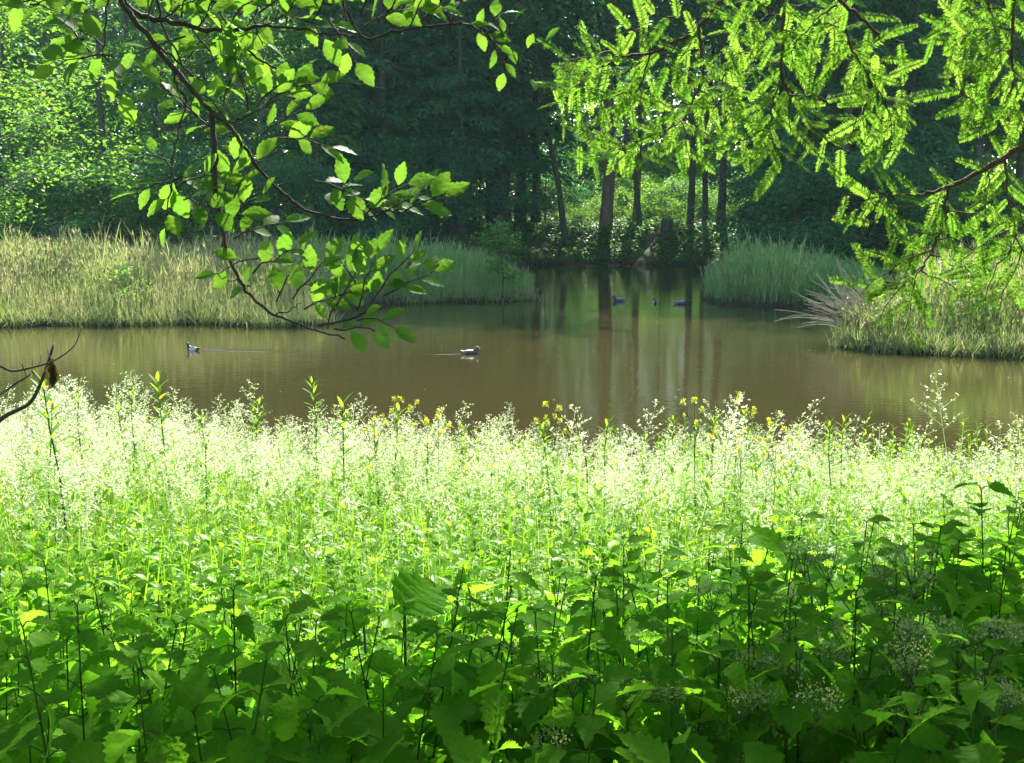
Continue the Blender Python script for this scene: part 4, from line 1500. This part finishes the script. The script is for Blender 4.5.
leafy_branch(beech, [
    ([(60, -120), (110, -20), (137, 14), (165, 20), (198, 28), (238, 30), (262, 26), (292, 28), (325, 34), (358, 36)], .008, .0016, 2.5, 2.45),
    ([(185, -60), (195, -5), (222, 28), (247, 50), (272, 66), (305, 76), (345, 83), (385, 88)], .0045, .001, 2.5, 2.5),
    ([(150, -40), (162, 22), (176, 50), (183, 66), (200, 78)], .003, .0012, 2.5, 2.45),
    ([(300, -70), (330, -20), (360, 35), (392, 33), (430, 26), (462, 24), (490, 32), (512, 48), (528, 62), (545, 70)], .004, .0012, 2.5, 2.6),
    ([(280, -30), (255, 15), (240, 30)], .002, .001, 2.5, 2.5), ([(330, -20), (290, 10), (262, 27)], .002, .001, 2.5, 2.5)],
    [(18, 3, 2.4, 200, 5), (40, 8, 2.4, -20, 4), (65, 2, 2.4, 190, 4), (75, 10, 2.4, -10, 4), (30, -8, 2.4, 160, 4), (150, 10, 2.45, 80, 5), (170, 15, 2.45, 40, 5), (185, 8, 2.46, 60, 5), (205, 18, 2.46, 50, 5),
     (225, 22, 2.46, -60, 5), (240, 12, 2.46, 40, 5), (255, 25, 2.48, -80, 4), (268, 8, 2.46, 20, 5), (290, 15, 2.46, 60, 5), (300, 22, 2.48, -30, 5), (318, 12, 2.46, 60, 5), (335, 30, 2.48, -60, 5),
     (345, 10, 2.48, 90, 5), (365, 5, 2.5, 60, 5), (375, 22, 2.5, 20, 5), (390, 10, 2.5, 50, 5), (415, 18, 2.5, 60, 5), (430, 14, 2.5, 30, 4), (448, 22, 2.52, 100, 4, .065),
     (456, 15, 2.54, 60, 4, .06), (468, 28, 2.55, -30, 4, .06), (480, 30, 2.55, 40, 4, .06), (490, 38, 2.56, -60, 3, .055), (505, 36, 2.57, 60, 2, .058), (508, 50, 2.58, -100, 2, .05), (528, 52, 2.58, 30, 2, .058),
     (530, 66, 2.6, -80, 1, .045), (320, 3, 2.5, 170, 5), (278, -4, 2.5, 190, 5), (210, 0, 2.5, 160, 5), (175, 40, 2.5, 200, 5), (190, 55, 2.5, 60, 5), (215, 60, 2.5, 20, 5), (240, 70, 2.5, 110, 5), (205, 45, 2.5, 130, 4)], 2.5)


# ------------------------------------------------------------------ the soft needled tree overhanging from the right
def frond_template(n=26):
    p = [(strip((0, 0, 0), (0, 1, -.16), .018), I3, (0, 0, 0), -.3)]
    for i in range(n):
        t = .05 + .93 * i / (n - 1)
        L = .17 * (math.sin(math.pi * (.2 + .76 * t)) ** .5)
        for s in (-1, 1):
            d = np.array([[s * .9, .42 + rng.normal(0, .08), -.15 + rng.normal(0, .22)]])
            R = frames(d, np.array([s * .1, rng.normal(0, .25), 1.0]))[0] @ np.diag([.043, L * rng.uniform(.85, 1.1), L])
            p.append((RHOMB, R, (0, t, -.16 * t * t), rng.uniform(-.22, .22)))
    return merge(p)


FT = [frond_template() for _ in range(5)]
red = empty('redwood_tree', (3.6, -.6, float(ground_z(3.6, -.6))), 0, 'soft needled tree whose feathery lime fronds hang in at upper right', 'tree')
mb = MB()
mb.tube([(3.6, -.6, 1.2), (3.6, -.6, 2.4), (3.58, -.55, 5), (3.5, -.5, 9), (3.45, -.5, 14)], [.5, .36, .28, .18, .05], 12)
for p0, p1 in (((3.6, -.5, 3.6), (1.75, 2.3, 3.75)), ((3.6, -.5, 4.6), (1.0, 2.6, 4.5)), ((3.6, -.5, 5.4), (.4, 2.9, 4.7))):
    c = curve(p0, p1, 8, .15, .03)
    mb.tube(c, np.linspace(.06, .012, 8), 7)
child_world(mb, 'trunk', M['bark_warm'], red)


def frond_branch(par, paths, fill):
    wb, fb = MB(), MB()
    def fronds_along(P_, n, size, dens_dir):
        L = np.linalg.norm(np.diff(P_, axis=0), axis=1).sum()
        tan = nrm(np.gradient(P_, axis=0))
        for i in range(n):
            t = (i + rng.uniform(0, .7)) / n
            k = t * (len(P_) - 1)
            p = np.array([np.interp(k, range(len(P_)), P_[:, j]) for j in range(3)])
            d0 = tan[min(int(k), len(P_) - 1)]
            sd_ = nrm(np.cross(d0, [0, 1, .25])) * (1 if i % 2 else -1)
            d = nrm(d0 * .55 + sd_ * .8 + np.array([0, rng.normal(0, .35), -.16]))
            up = nrm(np.array([rng.normal(0, .4), -rng.uniform(.4, 1.4), rng.uniform(.2, .9)]))
            s = size * rng.uniform(.7, 1.15)
            R = frames(d[None], up) * np.array([s, s, s])
            fb.scatter(FT[rng.integers(0, 5)], R, p[None], np.array([np.clip(rng.normal(.5, .25), .05, .95)]))
    for pts_, r0, r1, d0, d1, nf in paths:
        k = len(pts_)
        P_ = smooth_path([at(x, y, d0 + (d1 - d0) * i / max(1, k - 1)) for i, (x, y) in enumerate(pts_)], 5)
        P_ += rng.normal(0, .0016, P_.shape)
        wb.tube(P_, np.linspace(r0, r1, len(P_)), 6)
        if nf:
            fronds_along(P_, nf + 1, .084, 0)
    for x0, y0, x1, y1, d, nf in fill:                       # side twigs with their fronds
        if rng.random() < .2:
            continue
        a, b = at(x0, y0, d), at(x1, y1, d + rng.normal(0, .08))
        P_ = curve(a, b, 6, .012, .004)
        wb.tube(P_, np.linspace(.0018, .0008, 6), 5)
        fronds_along(P_, max(4, nf - 3), .088, 0)
    b_ = child_world(wb, 'branch', M['twig_red'], par)
    l_ = fb.build('fronds', M['frond'])
    l_.parent = b_
    return b_


frond_branch(red, [([(1190, 60), (1090, 110), (1024, 145), (1000, 160), (972, 176), (945, 188), (918, 195), (895, 196)], .009, .002, 2.3, 2.4, 6),
                   ([(948, 187), (944, 212), (938, 238), (928, 258), (915, 278), (905, 292)], .0035, .001, 2.38, 2.36, 12),
                   ([(1005, 157), (1008, 190), (1012, 225), (1010, 262)], .003, .001, 2.34, 2.34, 10)],
             [(900, 196, 850, 212, 2.4, 7), (895, 198, 838, 198, 2.4, 6), (905, 205, 850, 248, 2.4, 7), (940, 232, 880, 245, 2.36, 7), (934, 250, 860, 295, 2.36, 8), (925, 265, 880, 318, 2.36, 7), (915, 280, 905, 330, 2.36, 5),
              (930, 255, 985, 285, 2.36, 7), (938, 240, 990, 262, 2.36, 8), (945, 210, 1000, 225, 2.36, 6), (920, 270, 965, 305, 2.38, 7), (1010, 230, 960, 262, 2.34, 8), (1010, 250, 985, 300, 2.34, 8),
              (1010, 200, 1045, 270, 2.3, 8), (1030, 240, 1000, 310, 2.32, 8), (1012, 230, 1040, 300, 2.32, 7), (1000, 165, 970, 205, 2.36, 6), (950, 188, 920, 225, 2.38, 6), (990, 168, 985, 215, 2.36, 6), (960, 180, 950, 150, 2.38, 4),
              (900, 290, 868, 280, 2.36, 5), (1000, 280, 960, 300, 2.34, 6)])
frond_branch(red, [([(790, -120), (745, -35), (719, 2), (700, 25), (678, 40), (650, 53), (622, 57), (600, 68), (574, 80)], .007, .0015, 2.6, 2.7, 8),
                   ([(650, 53), (645, 72), (636, 90), (625, 102)], .0025, .001, 2.66, 2.66, 5),
                   ([(698, 27), (702, 52), (703, 76), (694, 98), (684, 118), (668, 130), (650, 136), (628, 148), (606, 158)], .004, .001, 2.62, 2.68, 8),
                   ([(703, 78), (720, 92), (742, 100), (760, 104)], .002, .001, 2.62, 2.6, 6)],
             [(622, 57, 590, 58, 2.68, 6), (612, 62, 565, 98, 2.68, 8), (600, 68, 555, 115, 2.7, 9), (585, 75, 552, 92, 2.7, 7), (640, 62, 612, 95, 2.66, 8), (632, 92, 590, 118, 2.66, 8), (640, 85, 642, 118, 2.66, 7),
              (625, 102, 602, 140, 2.66, 7), (660, 50, 672, 92, 2.66, 7), (612, 130, 575, 148, 2.68, 7), (640, 140, 612, 160, 2.68, 8), (625, 148, 590, 165, 2.68, 7), (600, 58, 555, 72, 2.7, 7), (590, 95, 565, 140, 2.7, 7),
              (680, 120, 690, 160, 2.64, 7), (660, 133, 660, 168, 2.64, 7), (700, 90, 735, 130, 2.62, 8), (715, 92, 705, 130, 2.62, 7), (690, 105, 655, 118, 2.64, 7), (740, 100, 765, 135, 2.6, 7), (700, 50, 670, 65, 2.64, 6),
              (704, 60, 735, 70, 2.62, 7), (640, 145, 640, 175, 2.66, 5), (700, 130, 730, 165, 2.62, 7), (680, 20, 640, 22, 2.66, 6), (650, 30, 612, 40, 2.68, 6), (700, 128, 672, 160, 2.64, 7)])
frond_branch(red, [([(788, -140), (784, -40), (783, 10), (781, 60), (784, 82), (794, 102), (808, 122), (830, 142), (850, 152)], .0055, .001, 2.5, 2.55, 14),
                   ([(780, 80), (772, 105), (769, 130), (762, 150)], .002, .001, 2.52, 2.52, 8),
                   ([(812, -60), (836, -5), (858, 14), (880, 34), (905, 42), (930, 44)], .005, .0012, 2.4, 2.45, 7),
                   ([(835, 5), (815, 22), (800, 38)], .0025, .001, 2.45, 2.45, 5),
                   ([(846, 30), (852, 48), (862, 66), (880, 92), (890, 118), (892, 150)], .003, .001, 2.46, 2.46, 14)],
             [(784, 20, 740, 25, 2.5, 8), (782, 40, 735, 55, 2.5, 9), (783, 30, 825, 55, 2.5, 9), (783, 55, 825, 75, 2.5, 8), (782, 62, 745, 80, 2.5, 8), (790, 95, 830, 105, 2.52, 7), (800, 112, 848, 122, 2.52, 7),
              (770, 110, 735, 125, 2.52, 8), (768, 130, 728, 150, 2.52, 8), (768, 128, 780, 168, 2.52, 8), (762, 145, 735, 172, 2.52, 7), (808, 122, 815, 160, 2.54, 6), (786, 90, 790, 140, 2.54, 7), (775, 10, 730, 5, 2.5, 8),
              (790, 5, 830, 15, 2.5, 7), (800, 38, 790, 70, 2.46, 6), (820, 20, 845, 40, 2.46, 6), (855, 50, 890, 70, 2.46, 8), (865, 72, 905, 90, 2.46, 8), (878, 92, 858, 125, 2.46, 8), (885, 105, 908, 130, 2.46, 8),
              (890, 125, 868, 150, 2.46, 6), (862, 66, 838, 90, 2.46, 6), (905, 42, 930, 75, 2.44, 6), (870, 100, 850, 140, 2.48, 7), (740, 20, 715, 60, 2.55, 8), (735, 60, 715, 100, 2.55, 8), (760, 5, 725, 40, 2.56, 7),
              (750, 80, 712, 112, 2.56, 8), (825, 55, 840, 85, 2.5, 6)])
frond_branch(red, [([(1040, -120), (1022, -30), (1014, 10), (1012, 45), (1013, 80), (1010, 110)], .0055, .001, 2.35, 2.4, 10),
                   ([(970, -80), (985, -10), (995, 30), (998, 70), (990, 100)], .003, .001, 2.42, 2.42, 10)],
             [(1010, 15, 960, 12, 2.4, 9), (1010, 30, 955, 40, 2.4, 9), (985, 5, 940, 5, 2.42, 8), (990, 20, 930, 40, 2.42, 9), (1012, 50, 975, 75, 2.4, 8), (996, 55, 960, 92, 2.42, 8), (998, 75, 968, 112, 2.42, 8),
              (1010, 85, 975, 130, 2.4, 8), (1012, 70, 1045, 105, 2.36, 8), (1010, 105, 990, 142, 2.4, 7), (1015, 30, 1045, 60, 2.36, 8), (975, 30, 945, 70, 2.44, 7), (960, 12, 925, 20, 2.44, 7), (1012, 95, 1035, 130, 2.38, 7),
              (985, 60, 965, 85, 2.43, 7), (960, 95, 985, 118, 2.42, 6)])
for o, hit in proto:
    if not hit:
        for ch in list(o.children):
            bpy.data.objects.remove(ch)
        bpy.data.objects.remove(o)

# ------------------------------------------------------------------ haze: teal veil over the dark woods, set by volume colour
bm_ = bmesh.new()
bmesh.ops.create_cube(bm_, size=1.0)
me = bpy.data.meshes.new('haze')
bm_.to_mesh(me)
bm_.free()
hz = link('haze', me)
hz.scale = (1010, 1010, 46)
hz.location = (0, 200, 20.5)
mt, nt, out = new_mat('teal_haze')
pv = nt.nodes.new('ShaderNodeVolumePrincipled')
pv.inputs['Color'].default_value = (.5, .9, .8, 1)
pv.inputs['Density'].default_value = .00024
pv.inputs['Anisotropy'].default_value = .2
nt.links.new(pv.outputs[0], out.inputs['Volume'])
me.materials.append(mt)
tag(hz, 'thin teal haze added over the pond and forest', None, None, 'stuff')
